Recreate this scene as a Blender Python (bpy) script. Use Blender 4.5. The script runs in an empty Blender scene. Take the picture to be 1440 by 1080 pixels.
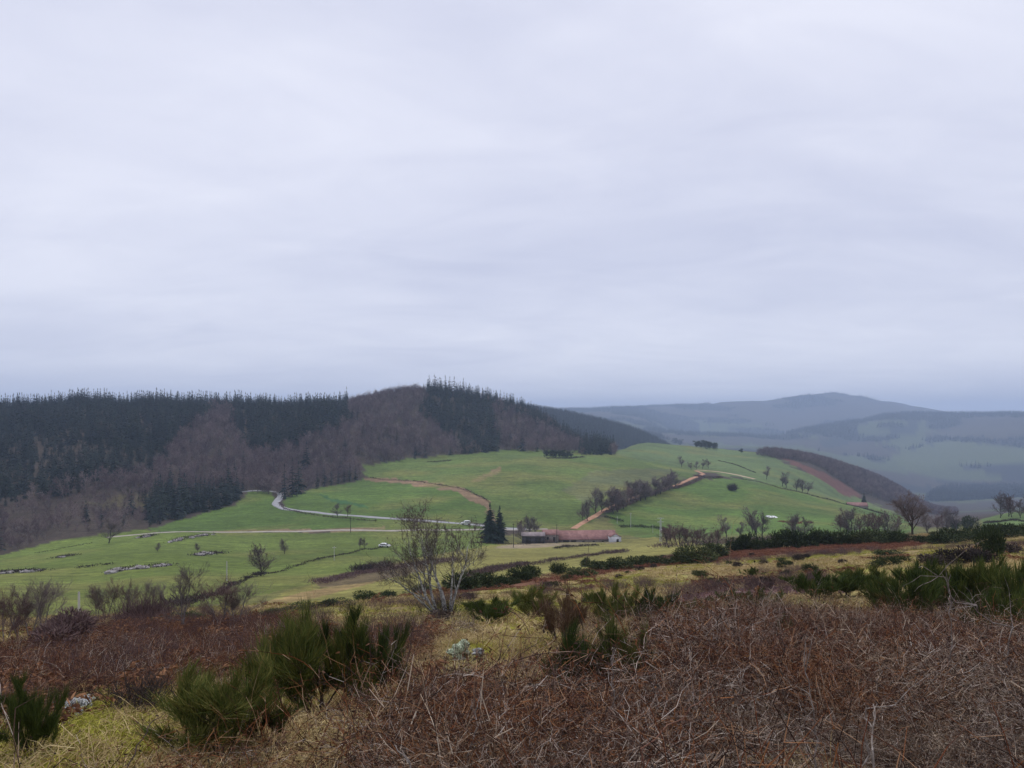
import bpy, math, random
import numpy as np
from math import radians, pi

# ------------------------------------------------------------------ camera, sky, sun, exposure
scene = bpy.context.scene
COL = scene.collection
F, CX, HY = 1082.0, 720.0, 590.0          # focal length (photo pixels), centre column, eye-level row
cam_d = bpy.data.cameras.new('camera'); cam = bpy.data.objects.new('camera', cam_d); COL.objects.link(cam)
cam.location = (0, 0, 0); cam.rotation_euler = (radians(90), 0, 0)
cam_d.sensor_width = 36.0; cam_d.lens = 36.0 * F / 1440.0
cam_d.shift_y = (HY - 540.0) / 1440.0
cam_d.clip_start = 0.1; cam_d.clip_end = 60000
scene.camera = cam

SUN_EL, SUN_AZ = 62.0, -8.0               # thin bright patch in the overcast, high ahead
world = bpy.data.worlds.new('World'); scene.world = world; world.use_nodes = True
wn, wl = world.node_tree.nodes, world.node_tree.links
wn.clear()
def N(nodes, typ, **kw):
    n = nodes.new(typ)
    for k, v in kw.items(): setattr(n, k, v)
    return n
out = N(wn, 'ShaderNodeOutputWorld'); bg_sky = N(wn, 'ShaderNodeBackground'); bg_cl = N(wn, 'ShaderNodeBackground')
mixs = N(wn, 'ShaderNodeMixShader'); mixs.inputs[0].default_value = 0.93
sky = N(wn, 'ShaderNodeTexSky', sky_type='NISHITA', sun_disc=False, sun_elevation=radians(SUN_EL), sun_rotation=radians(SUN_AZ))
bg_sky.inputs[1].default_value = 0.10
wl.new(sky.outputs[0], bg_sky.inputs[0])
tc = N(wn, 'ShaderNodeTexCoord'); sep = N(wn, 'ShaderNodeSeparateXYZ'); wl.new(tc.outputs['Generated'], sep.inputs[0])
def wmath(op, a, b=None, clamp=False):
    n = N(wn, 'ShaderNodeMath', operation=op, use_clamp=clamp)
    for i, v in enumerate((a, b)):
        if v is None: continue
        if isinstance(v, (int, float)): n.inputs[i].default_value = v
        else: wl.new(v, n.inputs[i])
    return n.outputs[0]
zpos = wmath('MAXIMUM', sep.outputs[2], 0.0)
den = wmath('ADD', zpos, 0.16)            # the cloud sheet flattens towards the horizon
cx = wmath('DIVIDE', sep.outputs[0], den); cy = wmath('DIVIDE', sep.outputs[1], den)
comb = N(wn, 'ShaderNodeCombineXYZ'); wl.new(cx, comb.inputs[0]); wl.new(cy, comb.inputs[1])
mp = N(wn, 'ShaderNodeMapping'); mp.inputs['Rotation'].default_value = (0, 0, radians(18)); mp.inputs['Scale'].default_value = (0.55, 0.9, 1); mp.inputs['Location'].default_value = (3.1, 1.7, 0)
wl.new(comb.outputs[0], mp.inputs[0])
n1 = N(wn, 'ShaderNodeTexNoise'); n1.inputs['Scale'].default_value = 0.9; n1.inputs['Detail'].default_value = 5; n1.inputs['Roughness'].default_value = 0.5; n1.inputs['Distortion'].default_value = 0.5
n2 = N(wn, 'ShaderNodeTexNoise'); n2.inputs['Scale'].default_value = 2.6; n2.inputs['Detail'].default_value = 6; n2.inputs['Roughness'].default_value = 0.55; n2.inputs['Distortion'].default_value = 0.7
wl.new(mp.outputs[0], n1.inputs[0]); wl.new(mp.outputs[0], n2.inputs[0])
s1 = wmath('MULTIPLY', wmath('SUBTRACT', n1.outputs[0], 0.5), 0.62)
s2 = wmath('MULTIPLY', wmath('SUBTRACT', n2.outputs[0], 0.5), 0.36)
glow = wmath('MULTIPLY', wmath('POWER', wmath('SUBTRACT', 1.0, zpos), 9.0), 0.30)   # paler towards the horizon
lum = wmath('ADD', wmath('ADD', wmath('ADD', s1, s2), 0.83), glow)
grad = wmath('ADD', wmath('MULTIPLY', wmath('POWER', zpos, 0.8), 0.42), 0.88)    # overcast: brighter overhead
lum = wmath('MULTIPLY', lum, grad)
cr = N(wn, 'ShaderNodeValToRGB')
cr.color_ramp.elements[0].position = 0.45; cr.color_ramp.elements[0].color = (0.45, 0.485, 0.68, 1)
cr.color_ramp.elements[1].position = 1.0; cr.color_ramp.elements[1].color = (0.85, 0.865, 0.985, 1)
wl.new(lum, cr.inputs[0]); wl.new(cr.outputs[0], bg_cl.inputs[0]); bg_cl.inputs[1].default_value = 1.0
wl.new(bg_sky.outputs[0], mixs.inputs[1]); wl.new(bg_cl.outputs[0], mixs.inputs[2]); wl.new(mixs.outputs[0], out.inputs[0])

sun_d = bpy.data.lights.new('sun', 'SUN'); sun = bpy.data.objects.new('sun', sun_d); COL.objects.link(sun)
sun_d.energy = 1.5; sun_d.angle = radians(11); sun_d.color = (1.0, 0.96, 0.9)
sun.rotation_euler = (radians(-(90 - SUN_EL)), 0, radians(-SUN_AZ)); sun.location = (0, 0, 60)

scene.view_settings.view_transform = 'Standard'; scene.view_settings.look = 'None'
scene.view_settings.exposure = 0.06; scene.view_settings.gamma = 1.0
cy_ = scene.cycles
cy_.max_bounces = 4; cy_.diffuse_bounces = 2; cy_.glossy_bounces = 1; cy_.transmission_bounces = 1; cy_.volume_bounces = 1; cy_.transparent_max_bounces = 4
cy_.use_denoising = True; cy_.denoiser = 'OPENIMAGEDENOISE'; cy_.denoising_input_passes = 'RGB_ALBEDO_NORMAL'; cy_.denoising_prefilter = 'ACCURATE'; cy_.use_adaptive_sampling = True; cy_.adaptive_threshold = 0.01

# ------------------------------------------------------------------ helpers
rng = np.random.default_rng(7)
random.seed(7)

def pchip(x, y, xq):
    x = np.asarray(x, float); y = np.asarray(y, float)
    h = np.diff(x); d = np.diff(y) / h
    m = np.zeros_like(y)
    for i in range(1, len(x) - 1):
        if d[i-1] * d[i] > 0:
            w1, w2 = 2*h[i] + h[i-1], h[i] + 2*h[i-1]
            m[i] = (w1 + w2) / (w1 / d[i-1] + w2 / d[i])
    m[0], m[-1] = d[0], d[-1]
    xq = np.clip(xq, x[0], x[-1])
    k = np.clip(np.searchsorted(x, xq) - 1, 0, len(x) - 2)
    t = (xq - x[k]) / h[k]
    return ((1+2*t)*(1-t)**2)*y[k] + t*(1-t)**2*h[k]*m[k] + t*t*(3-2*t)*y[k+1] + t*t*(t-1)*h[k]*m[k+1]

_perm = np.random.default_rng(3).random((256, 256))
def vnoise(x, y):
    x = np.asarray(x, float); y = np.asarray(y, float)
    xi = np.floor(x).astype(int); yi = np.floor(y).astype(int)
    fx = x - xi; fy = y - yi
    fx = fx*fx*(3-2*fx); fy = fy*fy*(3-2*fy)
    g = lambda a, b: _perm[a & 255, b & 255]
    return (g(xi, yi)*(1-fx)*(1-fy) + g(xi+1, yi)*fx*(1-fy) + g(xi, yi+1)*(1-fx)*fy + g(xi+1, yi+1)*fx*fy) - 0.5
def fbm(x, y, s, oct=3):
    v = 0; a = 1.0
    for i in range(oct):
        v = v + a * vnoise(np.asarray(x)/s + 17.3*i, np.asarray(y)/s + 9.1*i); s *= 0.5; a *= 0.5
    return v

# ------------------------------------------------------------------ the lie of the land
# one survey line per bearing: (metres ahead, row at which the bare ground there stands against the eye-level row)
LINES = {
 -420: [(6,1080),(12,1000),(30,905),(50,878),(80,860),(130,838),(200,812),(270,795),(340,765),(420,712),(520,655),(620,608),(720,585),(820,575),(950,578),(1400,600),(3000,600),(6000,592),(12000,590)],
 0:   [(5.7,1080),(12,985),(30,897),(50,874),(80,858),(130,832),(200,803),(270,786),(330,760),(400,715),(500,660),(600,618),(700,595),(800,584),(920,588),(1400,600),(3000,600),(6000,592),(12000,590)],
 120: [(5.5,1080),(9,1008),(15,952),(30,893),(50,872),(85,857),(130,835),(200,801),(250,781),(327,755),(380,727),(480,668),(600,618),(720,584),(800,572),(950,578),(1400,598),(3000,600),(6000,590),(12000,590)],
 240: [(5,1095),(8,1020),(15,950),(30,888),(48,862),(80,848),(130,822),(200,793),(280,765),(340,748),(400,729),(450,712),(520,672),(620,620),(720,589),(820,575),(950,580),(1400,598),(3000,600),(6000,590),(12000,590)],
 360: [(5,1095),(8,1020),(15,948),(28,885),(45,858),(75,847),(110,832),(160,810),(220,790),(280,770),(345,748),(400,728),(470,701),(500,691),(560,665),(650,620),(750,588),(840,575),(1000,581),(1400,595),(3000,600),(6000,590),(12000,590)],
 480: [(5,1095),(8,1018),(15,940),(28,878),(45,850),(75,843),(100,834),(150,812),(210,790),(270,772),(345,747),(410,719),(480,699),(560,681),(620,652),(700,610),(800,583),(870,574),(1000,580),(1400,592),(3000,600),(6000,590),(12000,590)],
 555: [(5,1098),(8,1016),(15,937),(25,887),(35,865),(55,843),(90,830),(130,815),(180,800),(230,785),(300,765),(349,746),(395,726),(450,708),(540,682),(600,668),(650,655),(690,645),(770,606),(850,575),(920,556),(1050,566),(1500,592),(2500,600),(3500,605),(6000,590),(12000,590)],
 600: [(5,1100),(8,1015),(15,935),(25,886),(35,860),(55,838),(90,827),(130,813),(180,798),(230,783),(300,764),(349,745),(385,730),(430,712),(500,690),(580,671),(650,655),(720,640),(800,606),(880,570),(950,553),(1100,563),(1500,592),(2000,590),(3500,605),(6000,590),(12000,590)],
 720: [(5,1100),(8,1010),(15,930),(25,882),(40,850),(60,827),(75,817),(110,812),(150,803),(200,790),(260,775),(330,760),(360,750),(420,722),(500,690),(600,660),(700,642),(770,632),(850,612),(950,582),(1020,572),(1200,580),(1600,598),(2000,575),(2600,590),(3800,605),(5500,583),(12000,590)],
 780: [(5,1100),(8,1005),(15,927),(25,877),(40,845),(60,822),(80,810),(115,806),(160,797),(215,784),(275,771),(335,759),(375,744),(435,717),(525,684),(625,657),(730,638),(800,632),(860,624),(940,608),(1000,602),(1150,610),(1500,620),(2000,582),(2500,592),(3800,605),(5500,580),(6500,577),(12000,590)],
 840: [(5,1100),(8,1000),(15,925),(25,872),(40,840),(60,818),(85,803),(120,800),(170,790),(230,778),(290,768),(340,757),(390,738),(450,712),(550,680),(650,657),(760,641),(830,635),(900,634),(1050,648),(1400,655),(1700,622),(2000,594),(2400,604),(3800,608),(5200,582),(6500,576),(8000,582),(12000,590)],
 900: [(5,1100),(8,1000),(15,920),(25,867),(40,834),(60,813),(88,797),(118,790),(160,786),(225,775),(290,765),(345,755),(395,738),(465,710),(555,682),(645,661),(740,649),(850,640),(960,628),(1100,620),(1400,650),(1700,632),(2000,610),(2400,618),(3800,608),(5200,582),(6800,573),(8500,580),(12000,590)],
 960: [(5,1100),(8,1000),(15,915),(25,862),(40,828),(60,808),(90,790),(115,780),(150,783),(220,772),(290,762),(350,752),(400,738),(480,711),(560,686),(640,668),(720,663),(850,648),(1000,635),(1150,626),(1400,650),(1800,645),(2500,635),(3500,618),(4300,607),(4900,622),(6000,590),(7000,570),(9000,578),(12000,590)],
 1080:[(5,1100),(8,1000),(15,910),(25,850),(40,815),(60,798),(90,783),(125,768),(170,776),(250,765),(330,755),(400,737),(480,716),(580,692),(680,676),(800,661),(950,647),(1120,637),(1300,655),(1600,690),(2000,690),(2600,645),(3500,625),(4300,613),(4800,626),(6000,590),(7000,562),(9000,578),(12000,590)],
 1140:[(5,1100),(8,1000),(15,907),(25,848),(40,810),(60,793),(90,777),(125,764),(175,773),(255,763),(340,751),(425,732),(515,715),(615,700),(700,690),(820,676),(980,652),(1200,644),(1400,662),(1700,695),(2200,690),(2800,645),(3700,618),(4500,602),(5000,618),(6100,586),(7000,554),(9000,578),(12000,590)],
 1200:[(5,1100),(8,1000),(15,905),(25,845),(40,805),(60,788),(90,772),(125,760),(180,770),(260,762),(350,748),(450,731),(550,717),(650,710),(700,708),(800,712),(1000,690),(1200,665),(1350,662),(1700,700),(2400,690),(3000,655),(4000,612),(4600,591),(5200,612),(6100,584),(7000,557),(9000,578),(12000,590)],
 1260:[(5,1100),(8,1000),(15,905),(25,845),(40,803),(60,784),(90,769),(125,756),(180,768),(270,761),(375,747),(480,735),(580,727),(690,722),(800,722),(1000,710),(1200,690),(1350,686),(1700,715),(2350,695),(3100,650),(4000,610),(4600,582),(4900,580),(5600,606),(7200,566),(9000,580),(12000,590)],
 1320:[(5,1100),(8,1000),(15,905),(25,845),(40,800),(60,780),(90,765),(125,752),(180,765),(280,758),(400,745),(500,737),(700,728),(900,726),(1300,722),(1800,715),(2300,700),(2600,688),(3200,645),(4000,608),(4600,585),(4900,582),(5600,606),(7500,577),(9000,582),(12000,590)],
 1440:[(5,1100),(8,1000),(15,905),(25,843),(40,795),(60,772),(90,757),(125,745),(180,755),(260,742),(320,730),(380,720),(430,716),(520,724),(900,722),(1300,718),(2000,705),(2500,688),(3200,640),(3800,600),(4200,581),(4700,585),(6000,590),(9000,588),(12000,590)],
 1860:[(5,1100),(8,990),(15,890),(25,825),(40,775),(60,745),(90,725),(125,715),(180,730),(260,730),(320,726),(430,722),(520,724),(900,722),(1300,718),(2000,700),(2500,680),(3200,630),(3800,590),(4200,575),(4700,580),(6000,590),(9000,588),(12000,590)],
}
LY = np.linspace(math.log(0.4), math.log(12500), 760)
pxs = np.array(sorted(LINES), float)
tabl = []
for p in sorted(LINES):
    ky = [0.3, 1.0, 2.2]; kz = [-1.66, -1.70, -1.82]
    for d, py in LINES[p]: ky.append(d); kz.append(-(py - HY) * d / F)
    tabl.append(pchip(np.log(ky), kz, LY))
tabl = np.array(tabl)
PXG = np.arange(-420, 1861, 12.0)
TAB = np.array([pchip(pxs, tabl[:, j], PXG) for j in range(len(LY))]).T       # [px, ly]
k = np.array([1, 4, 6, 4, 1]) / 16.0
def smooth(T, ax):
    P = np.pad(T, [(2, 2) if a == ax else (0, 0) for a in (0, 1)], mode='edge')
    return sum(k[i] * np.take(P, range(i, i + T.shape[ax]), axis=ax) for i in range(5))
TAB = smooth(smooth(smooth(TAB, 0), 0), 1)
def table_z(px, y):
    fx = np.clip((px - PXG[0]) / 12.0, 0, len(PXG) - 1.001); fy = np.clip((np.log(np.maximum(y, .41)) - LY[0]) / (LY[1] - LY[0]), 0, len(LY) - 1.001)
    i = fx.astype(int); j = fy.astype(int); a = fx - i; b = fy - j
    return TAB[i, j]*(1-a)*(1-b) + TAB[i+1, j]*a*(1-b) + TAB[i, j+1]*(1-a)*b + TAB[i+1, j+1]*a*b
AZLIM = 45.0
def base_z(az, r):                       # az in degrees from straight ahead, clockwise
    a = np.clip(az, -AZLIM, AZLIM)
    def at(a): return table_z(CX + F*np.tan(np.radians(a)), r*np.cos(np.radians(a)))
    z = at(a)
    back = np.clip((np.abs(az) - 90.0) / 90.0, 0, 1)
    zo = at(-a)
    return z*(1 - 0.5*back) + zo*0.5*back
az_dense = np.arange(-42, 42.001, 0.15)
AZ = np.concatenate([np.arange(-180, -42, 3.0), az_dense, np.arange(45, 180.1, 3.0)])
RR = np.concatenate([np.exp(np.arange(math.log(0.6), math.log(15), 0.03)), np.exp(np.arange(math.log(15), math.log(1200), 0.0135)), np.exp(np.arange(math.log(1200), math.log(12400), 0.03))])
GA, GR = np.meshgrid(AZ, RR, indexing='ij')
GX = GR*np.sin(np.radians(GA)); GY = GR*np.cos(np.radians(GA))
GZ = base_z(GA, GR)
sm = lambda v, a, b: np.clip((v - a)/(b - a), 0, 1)
GZ = GZ + fbm(GX, GY, 2.2, 3)*0.28*sm(GR, 1.5, 8)*(1 - sm(GR, 120, 200))
GZ = GZ + fbm(GX, GY, 45, 3)*1.6*sm(GR, 60, 200)*(1 - sm(GR, 900, 1500)) 
GZ = GZ + fbm(GX, GY, 420, 4)*34*sm(GR, 1700, 3500)
def H(x, y):
    x = np.asarray(x, float); y = np.asarray(y, float)
    r = np.clip(np.hypot(x, y), RR[0], RR[-1]*0.9999); az = np.degrees(np.arctan2(x, y))
    i = np.clip(np.searchsorted(AZ, az) - 1, 0, len(AZ) - 2); j = np.clip(np.searchsorted(RR, r) - 1, 0, len(RR) - 2)
    a = (az - AZ[i])/(AZ[i+1] - AZ[i]); b = (r - RR[j])/(RR[j+1] - RR[j])
    return GZ[i, j]*(1-a)*(1-b) + GZ[i+1, j]*a*(1-b) + GZ[i, j+1]*(1-a)*b + GZ[i+1, j+1]*a*b
_ys = np.exp(np.linspace(math.log(1.2), math.log(11000), 2600))
def hit(px, py, dmin=0):
    """first ground point seen along a bearing at a dip below eye level"""
    u = (px - CX)/F; e = (HY - py)/F
    z = H(u*_ys, _ys); below = (e*_ys <= z) & (_ys >= dmin)
    k = int(np.argmax(below)) if below.any() else len(_ys) - 1
    y = _ys[k]
    if k > 0 and below.any():
        f0 = e*_ys[k-1] - z[k-1]; f1 = e*_ys[k] - z[k]
        if f0 > 0: y = _ys[k-1] + (_ys[k] - _ys[k-1]) * f0/(f0 - f1)
    return np.array([u*y, y, float(H(u*y, y))])
def at(px, d):
    x = (px - CX)/F*d
    return np.array([x, d, float(H(x, d))])
GPX = CX + F*GX/np.maximum(GY, 1e-3); GPY = HY - F*GZ/np.maximum(GY, 1e-3)

def inpoly(px, py, poly):
    res = np.zeros(np.shape(px), bool); n = len(poly)
    for i in range(n):
        x1, y1 = poly[i]; x2, y2 = poly[(i+1) % n]
        if y1 == y2: continue
        c = ((y1 > py) != (y2 > py)) & (px < (x2 - x1)*(py - y1)/(y2 - y1) + x1)
        res ^= c
    return res

# ------------------------------------------------------------------ materials
def ramp(nodes, cols):
    r = nodes.new('ShaderNodeValToRGB'); e = r.color_ramp.elements
    n = len(cols)
    e[0].position = 0; e[0].color = (*cols[0], 1); e[1].position = 1; e[1].color = (*cols[-1], 1)
    for i in range(1, n - 1):
        q = e.new(i/(n - 1)); q.color = (*cols[i], 1)
    return r
def M(name, cols, mode='noise', scale=4.0, rough=0.9, spec=0.2, detail=4, bump=0, lo=0.3, hi=0.7, metal=0):
    m = bpy.data.materials.new(name); m.use_nodes = True; ns, ls = m.node_tree.nodes, m.node_tree.links
    b = ns['Principled BSDF']; b.inputs['Roughness'].default_value = rough; b.inputs['Specular IOR Level'].default_value = spec; b.inputs['Metallic'].default_value = metal
    if len(cols) == 1: cols = [cols[0], cols[0]]
    r = ramp(ns, cols)
    if mode == 'island':
        g = ns.new('ShaderNodeNewGeometry'); ls.new(g.outputs['Random Per Island'], r.inputs[0])
    elif mode == 'both':
        g = ns.new('ShaderNodeNewGeometry'); o = ns.new('ShaderNodeObjectInfo'); mx = ns.new('ShaderNodeMath'); mx.operation = 'MULTIPLY_ADD'
        mx.inputs[1].default_value = 0.5; a = ns.new('ShaderNodeMath'); a.operation = 'MULTIPLY'; a.inputs[1].default_value = 0.5
        ls.new(o.outputs['Random'], a.inputs[0]); ls.new(g.outputs['Random Per Island'], mx.inputs[0]); ls.new(a.outputs[0], mx.inputs[2]); ls.new(mx.outputs[0], r.inputs[0])
    elif mode == 'tree':
        g = ns.new('ShaderNodeNewGeometry'); o = ns.new('ShaderNodeObjectInfo'); mx = ns.new('ShaderNodeMath'); mx.operation = 'MULTIPLY_ADD'
        mx.inputs[1].default_value = 0.25; a = ns.new('ShaderNodeMath'); a.operation = 'MULTIPLY'; a.inputs[1].default_value = 0.75
        ls.new(o.outputs['Random'], a.inputs[0]); ls.new(g.outputs['Random Per Island'], mx.inputs[0]); ls.new(a.outputs[0], mx.inputs[2]); ls.new(mx.outputs[0], r.inputs[0])
    elif mode == 'object':
        o = ns.new('ShaderNodeObjectInfo'); ls.new(o.outputs['Random'], r.inputs[0])
    else:
        t = ns.new('ShaderNodeTexCoord'); n = ns.new('ShaderNodeTexNoise'); n.inputs['Scale'].default_value = scale; n.inputs['Detail'].default_value = detail; n.inputs['Roughness'].default_value = 0.6
        mr = ns.new('ShaderNodeMapRange'); mr.inputs[1].default_value = lo; mr.inputs[2].default_value = hi
        ls.new(t.outputs['Object'], n.inputs[0]); ls.new(n.outputs[0], mr.inputs[0]); ls.new(mr.outputs[0], r.inputs[0])
        if bump:
            bp = ns.new('ShaderNodeBump'); bp.inputs['Strength'].default_value = 1; bp.inputs['Distance'].default_value = bump
            ls.new(n.outputs[0], bp.inputs['Height']); ls.new(bp.outputs[0], b.inputs['Normal'])
    ls.new(r.outputs[0], b.inputs['Base Color'])
    return m
mat = {}
mat['needles'] = M('spruce_needles', [(0.004, 0.009, 0.013), (0.011, 0.021, 0.025), (0.020, 0.034, 0.034), (0.055, 0.070, 0.055)], 'tree')
mat['farm_needles'] = M('farm_spruce_needles', [(0.006, 0.014, 0.012), (0.012, 0.026, 0.018), (0.02, 0.036, 0.02)], 'both')
mat['pine'] = M('pine_needles', [(0.012, 0.02, 0.014), (0.022, 0.034, 0.02), (0.035, 0.045, 0.028)], 'both')
mat['bark'] = M('dark_bark', [(0.03, 0.023, 0.02), (0.07, 0.056, 0.05)], scale=6)
mat['twig'] = M('winter_twigs', [(0.07, 0.054, 0.058), (0.14, 0.108, 0.108), (0.22, 0.18, 0.17)], 'both')
mat['twig_red'] = M('reddish_winter_twigs', [(0.07, 0.042, 0.042), (0.14, 0.082, 0.078), (0.20, 0.135, 0.125)], 'both')
mat['wood_twig'] = M('woodland_twigs', [(0.045, 0.030, 0.038), (0.11, 0.074, 0.084), (0.17, 0.12, 0.125), (0.30, 0.23, 0.22)], 'tree')
mat['wood_bark'] = M('pale_woodland_bark', [(0.10, 0.085, 0.08), (0.26, 0.23, 0.22)], scale=3)
mat['lichen_bark'] = M('lichen_spotted_bark', [(0.08, 0.07, 0.066), (0.27, 0.26, 0.25), (0.56, 0.56, 0.54)], scale=9, detail=6, lo=0.34, hi=0.66)
mat['hero_twig'] = M('dark_fine_twigs', [(0.04, 0.025, 0.026), (0.085, 0.06, 0.058), (0.24, 0.21, 0.195)], 'island')
mat['broom'] = M('broom_stems_green', [(0.014, 0.025, 0.007), (0.04, 0.062, 0.012), (0.085, 0.108, 0.02), (0.21, 0.185, 0.05)], 'both')
mat['broom_yellow'] = M('broom_stems_yellow_green', [(0.03, 0.05, 0.01), (0.07, 0.09, 0.016), (0.12, 0.13, 0.025)], 'both')
mat['broom_dead'] = M('broom_stems_rust', [(0.05, 0.028, 0.018), (0.11, 0.062, 0.036), (0.18, 0.12, 0.07)], 'both')
mat['broom_wood'] = M('broom_wood', [(0.03, 0.024, 0.018), (0.10, 0.08, 0.06)], 'island')
mat['gorse'] = M('gorse_spines', [(0.014, 0.024, 0.010), (0.038, 0.054, 0.018), (0.085, 0.092, 0.034)], 'both')
mat['scrub'] = M('bare_scrub_twigs', [(0.05, 0.032, 0.034), (0.115, 0.07, 0.068), (0.20, 0.14, 0.125)], 'both')
mat['dark_scrub'] = M('dark_scrub_twigs', [(0.022, 0.018, 0.016), (0.045, 0.034, 0.03), (0.075, 0.055, 0.045)], 'both')
mat['bramble'] = M('bramble_canes', [(0.018, 0.009, 0.007), (0.035, 0.015, 0.010), (0.08, 0.028, 0.015), (0.20, 0.062, 0.024), (0.34, 0.14, 0.05), (0.55, 0.39, 0.25)], 'island')
mat['bramble_grey'] = M('old_bramble_canes', [(0.020, 0.012, 0.011), (0.04, 0.024, 0.020), (0.12, 0.07, 0.052), (0.30, 0.21, 0.16), (0.68, 0.60, 0.52)], 'island')
mat['bramble_pale'] = M('bleached_bramble_canes', [(0.022, 0.014, 0.011), (0.10, 0.058, 0.038), (0.36, 0.25, 0.16), (0.74, 0.62, 0.48)], 'island')
mat['bramble_dark'] = M('dark_bramble_canes', [(0.016, 0.009, 0.009), (0.045, 0.020, 0.019), (0.10, 0.042, 0.034), (0.20, 0.115, 0.09)], 'island')
mat['bramble_leaf'] = M('bramble_leaves', [(0.015, 0.025, 0.018), (0.05, 0.03, 0.022), (0.12, 0.05, 0.022), (0.20, 0.10, 0.04)], 'both')
mat['bracken'] = M('dead_bracken', [(0.07, 0.03, 0.018), (0.17, 0.075, 0.036), (0.30, 0.16, 0.08)], 'both')
mat['bracken_red'] = M('dead_bracken_red', [(0.09, 0.034, 0.022), (0.18, 0.07, 0.04), (0.27, 0.13, 0.07)], 'both')
mat['straw'] = M('straw_grass', [(0.20, 0.13, 0.055), (0.42, 0.31, 0.14), (0.62, 0.50, 0.27)], 'both')
mat['moss_grass'] = M('mossy_grass', [(0.13, 0.14, 0.02), (0.29, 0.28, 0.035), (0.42, 0.37, 0.08)], 'both')
mat['dead_wood'] = M('weathered_wood', [(0.08, 0.06, 0.05), (0.20, 0.165, 0.14), (0.36, 0.32, 0.29)], scale=22)
mat['dark_stick'] = M('dark_cane', [(0.03, 0.02, 0.016), (0.075, 0.05, 0.04)], scale=20)
mat['red_cane'] = M('red_cane', [(0.11, 0.045, 0.03), (0.22, 0.12, 0.08)], scale=20)
mat['rock'] = M('lichen_rock', [(0.03, 0.03, 0.03), (0.11, 0.11, 0.11), (0.32, 0.33, 0.33), (0.62, 0.63, 0.62)], scale=7, detail=8, lo=0.36, hi=0.64, bump=0.02)
mat['rock_green'] = M('green_lichen_rock', [(0.06, 0.055, 0.05), (0.25, 0.30, 0.19), (0.55, 0.62, 0.46)], scale=6, detail=8, lo=0.36, hi=0.62, bump=0.02)
mat['field_stone'] = M('field_stone', [(0.10, 0.085, 0.08), (0.22, 0.20, 0.195), (0.40, 0.39, 0.39)], scale=1.2, detail=6)
mat['asphalt'] = M('worn_asphalt', [(0.24, 0.24, 0.255), (0.33, 0.33, 0.345)], scale=0.35)
mat['gravel'] = M('pale_gravel', [(0.26, 0.23, 0.20), (0.40, 0.36, 0.32)], scale=0.4)
mat['dirt'] = M('orange_dirt', [(0.30, 0.15, 0.09), (0.46, 0.27, 0.17)], scale=0.25)
mat['pale_dirt'] = M('pale_dirt', [(0.38, 0.27, 0.18), (0.52, 0.40, 0.29)], scale=0.25)
mat['roof_red'] = M('red_roof_tiles', [(0.17, 0.09, 0.082), (0.24, 0.125, 0.115), (0.31, 0.18, 0.165)], scale=0.6, detail=6)
mat['roof_tin'] = M('grey_roof_sheet', [(0.16, 0.13, 0.14), (0.32, 0.27, 0.27)], scale=0.5, detail=5)
mat['stone_wall'] = M('rubble_masonry', [(0.09, 0.075, 0.07), (0.19, 0.16, 0.145), (0.28, 0.25, 0.23)], scale=2.0, detail=6)
mat['dark_wall'] = M('dark_timber_wall', [(0.035, 0.033, 0.036), (0.08, 0.075, 0.08)], scale=1.5)
mat['white_wall'] = M('whitewashed_wall', [(0.42, 0.42, 0.44), (0.62, 0.62, 0.65)], scale=0.8)
mat['white_paint'] = M('white_vehicle_paint', [(0.74, 0.74, 0.76), (0.80, 0.80, 0.81)], scale=2, rough=0.35, spec=0.5)
mat['glass_dark'] = M('vehicle_glass', [(0.02, 0.022, 0.026)], rough=0.1, spec=0.6)
mat['rubber'] = M('rubber', [(0.015, 0.015, 0.015)], rough=0.8)
mat['steel'] = M('galvanised_steel', [(0.42, 0.43, 0.45), (0.55, 0.56, 0.58)], scale=3, rough=0.5, spec=0.5)
mat['concrete'] = M('concrete_pole', [(0.42, 0.41, 0.40), (0.55, 0.54, 0.52)], scale=3)
mat['pole_wood'] = M('tarred_pole', [(0.03, 0.026, 0.024), (0.07, 0.06, 0.055)], scale=3)
mat['sheet'] = M('white_plastic_sheet', [(0.66, 0.68, 0.70), (0.8, 0.8, 0.81)], scale=1.0, rough=0.5)
mat['door_dark'] = M('dark_opening_boards', [(0.02, 0.018, 0.018), (0.04, 0.035, 0.032)], scale=3)

# ------------------------------------------------------------------ ground sheet with its cover colours
LAND = np.zeros(GX.shape + (3,)); WILD = np.zeros(GX.shape)
jit_x = fbm(GX, GY, 14, 3)*sm(GR, 30, 250); jit_y = fbm(GX + 300, GY - 80, 14, 3)*sm(GR, 30, 250)
QX = GPX + jit_x*7; QY = GPY + jit_y*4
FLOOR = np.array((0.055, 0.042, 0.034)); LAND[:] = FLOOR
LAND[(GY < np.interp(GPX, [0, 300, 700, 900], [260, 300, 345, 440]))] = (0.125, 0.125, 0.045)
def crest_d(px): return np.interp(px, [0, 240, 480, 600, 720, 840, 960, 1080, 1440], [60, 58, 56, 66, 84, 98, 130, 150, 150])
NEAR = (GR*np.cos(np.radians(np.clip(GA, -60, 60))) < crest_d(GPX)) | (np.abs(GA) > 60)
far = GR > 1500
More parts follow.
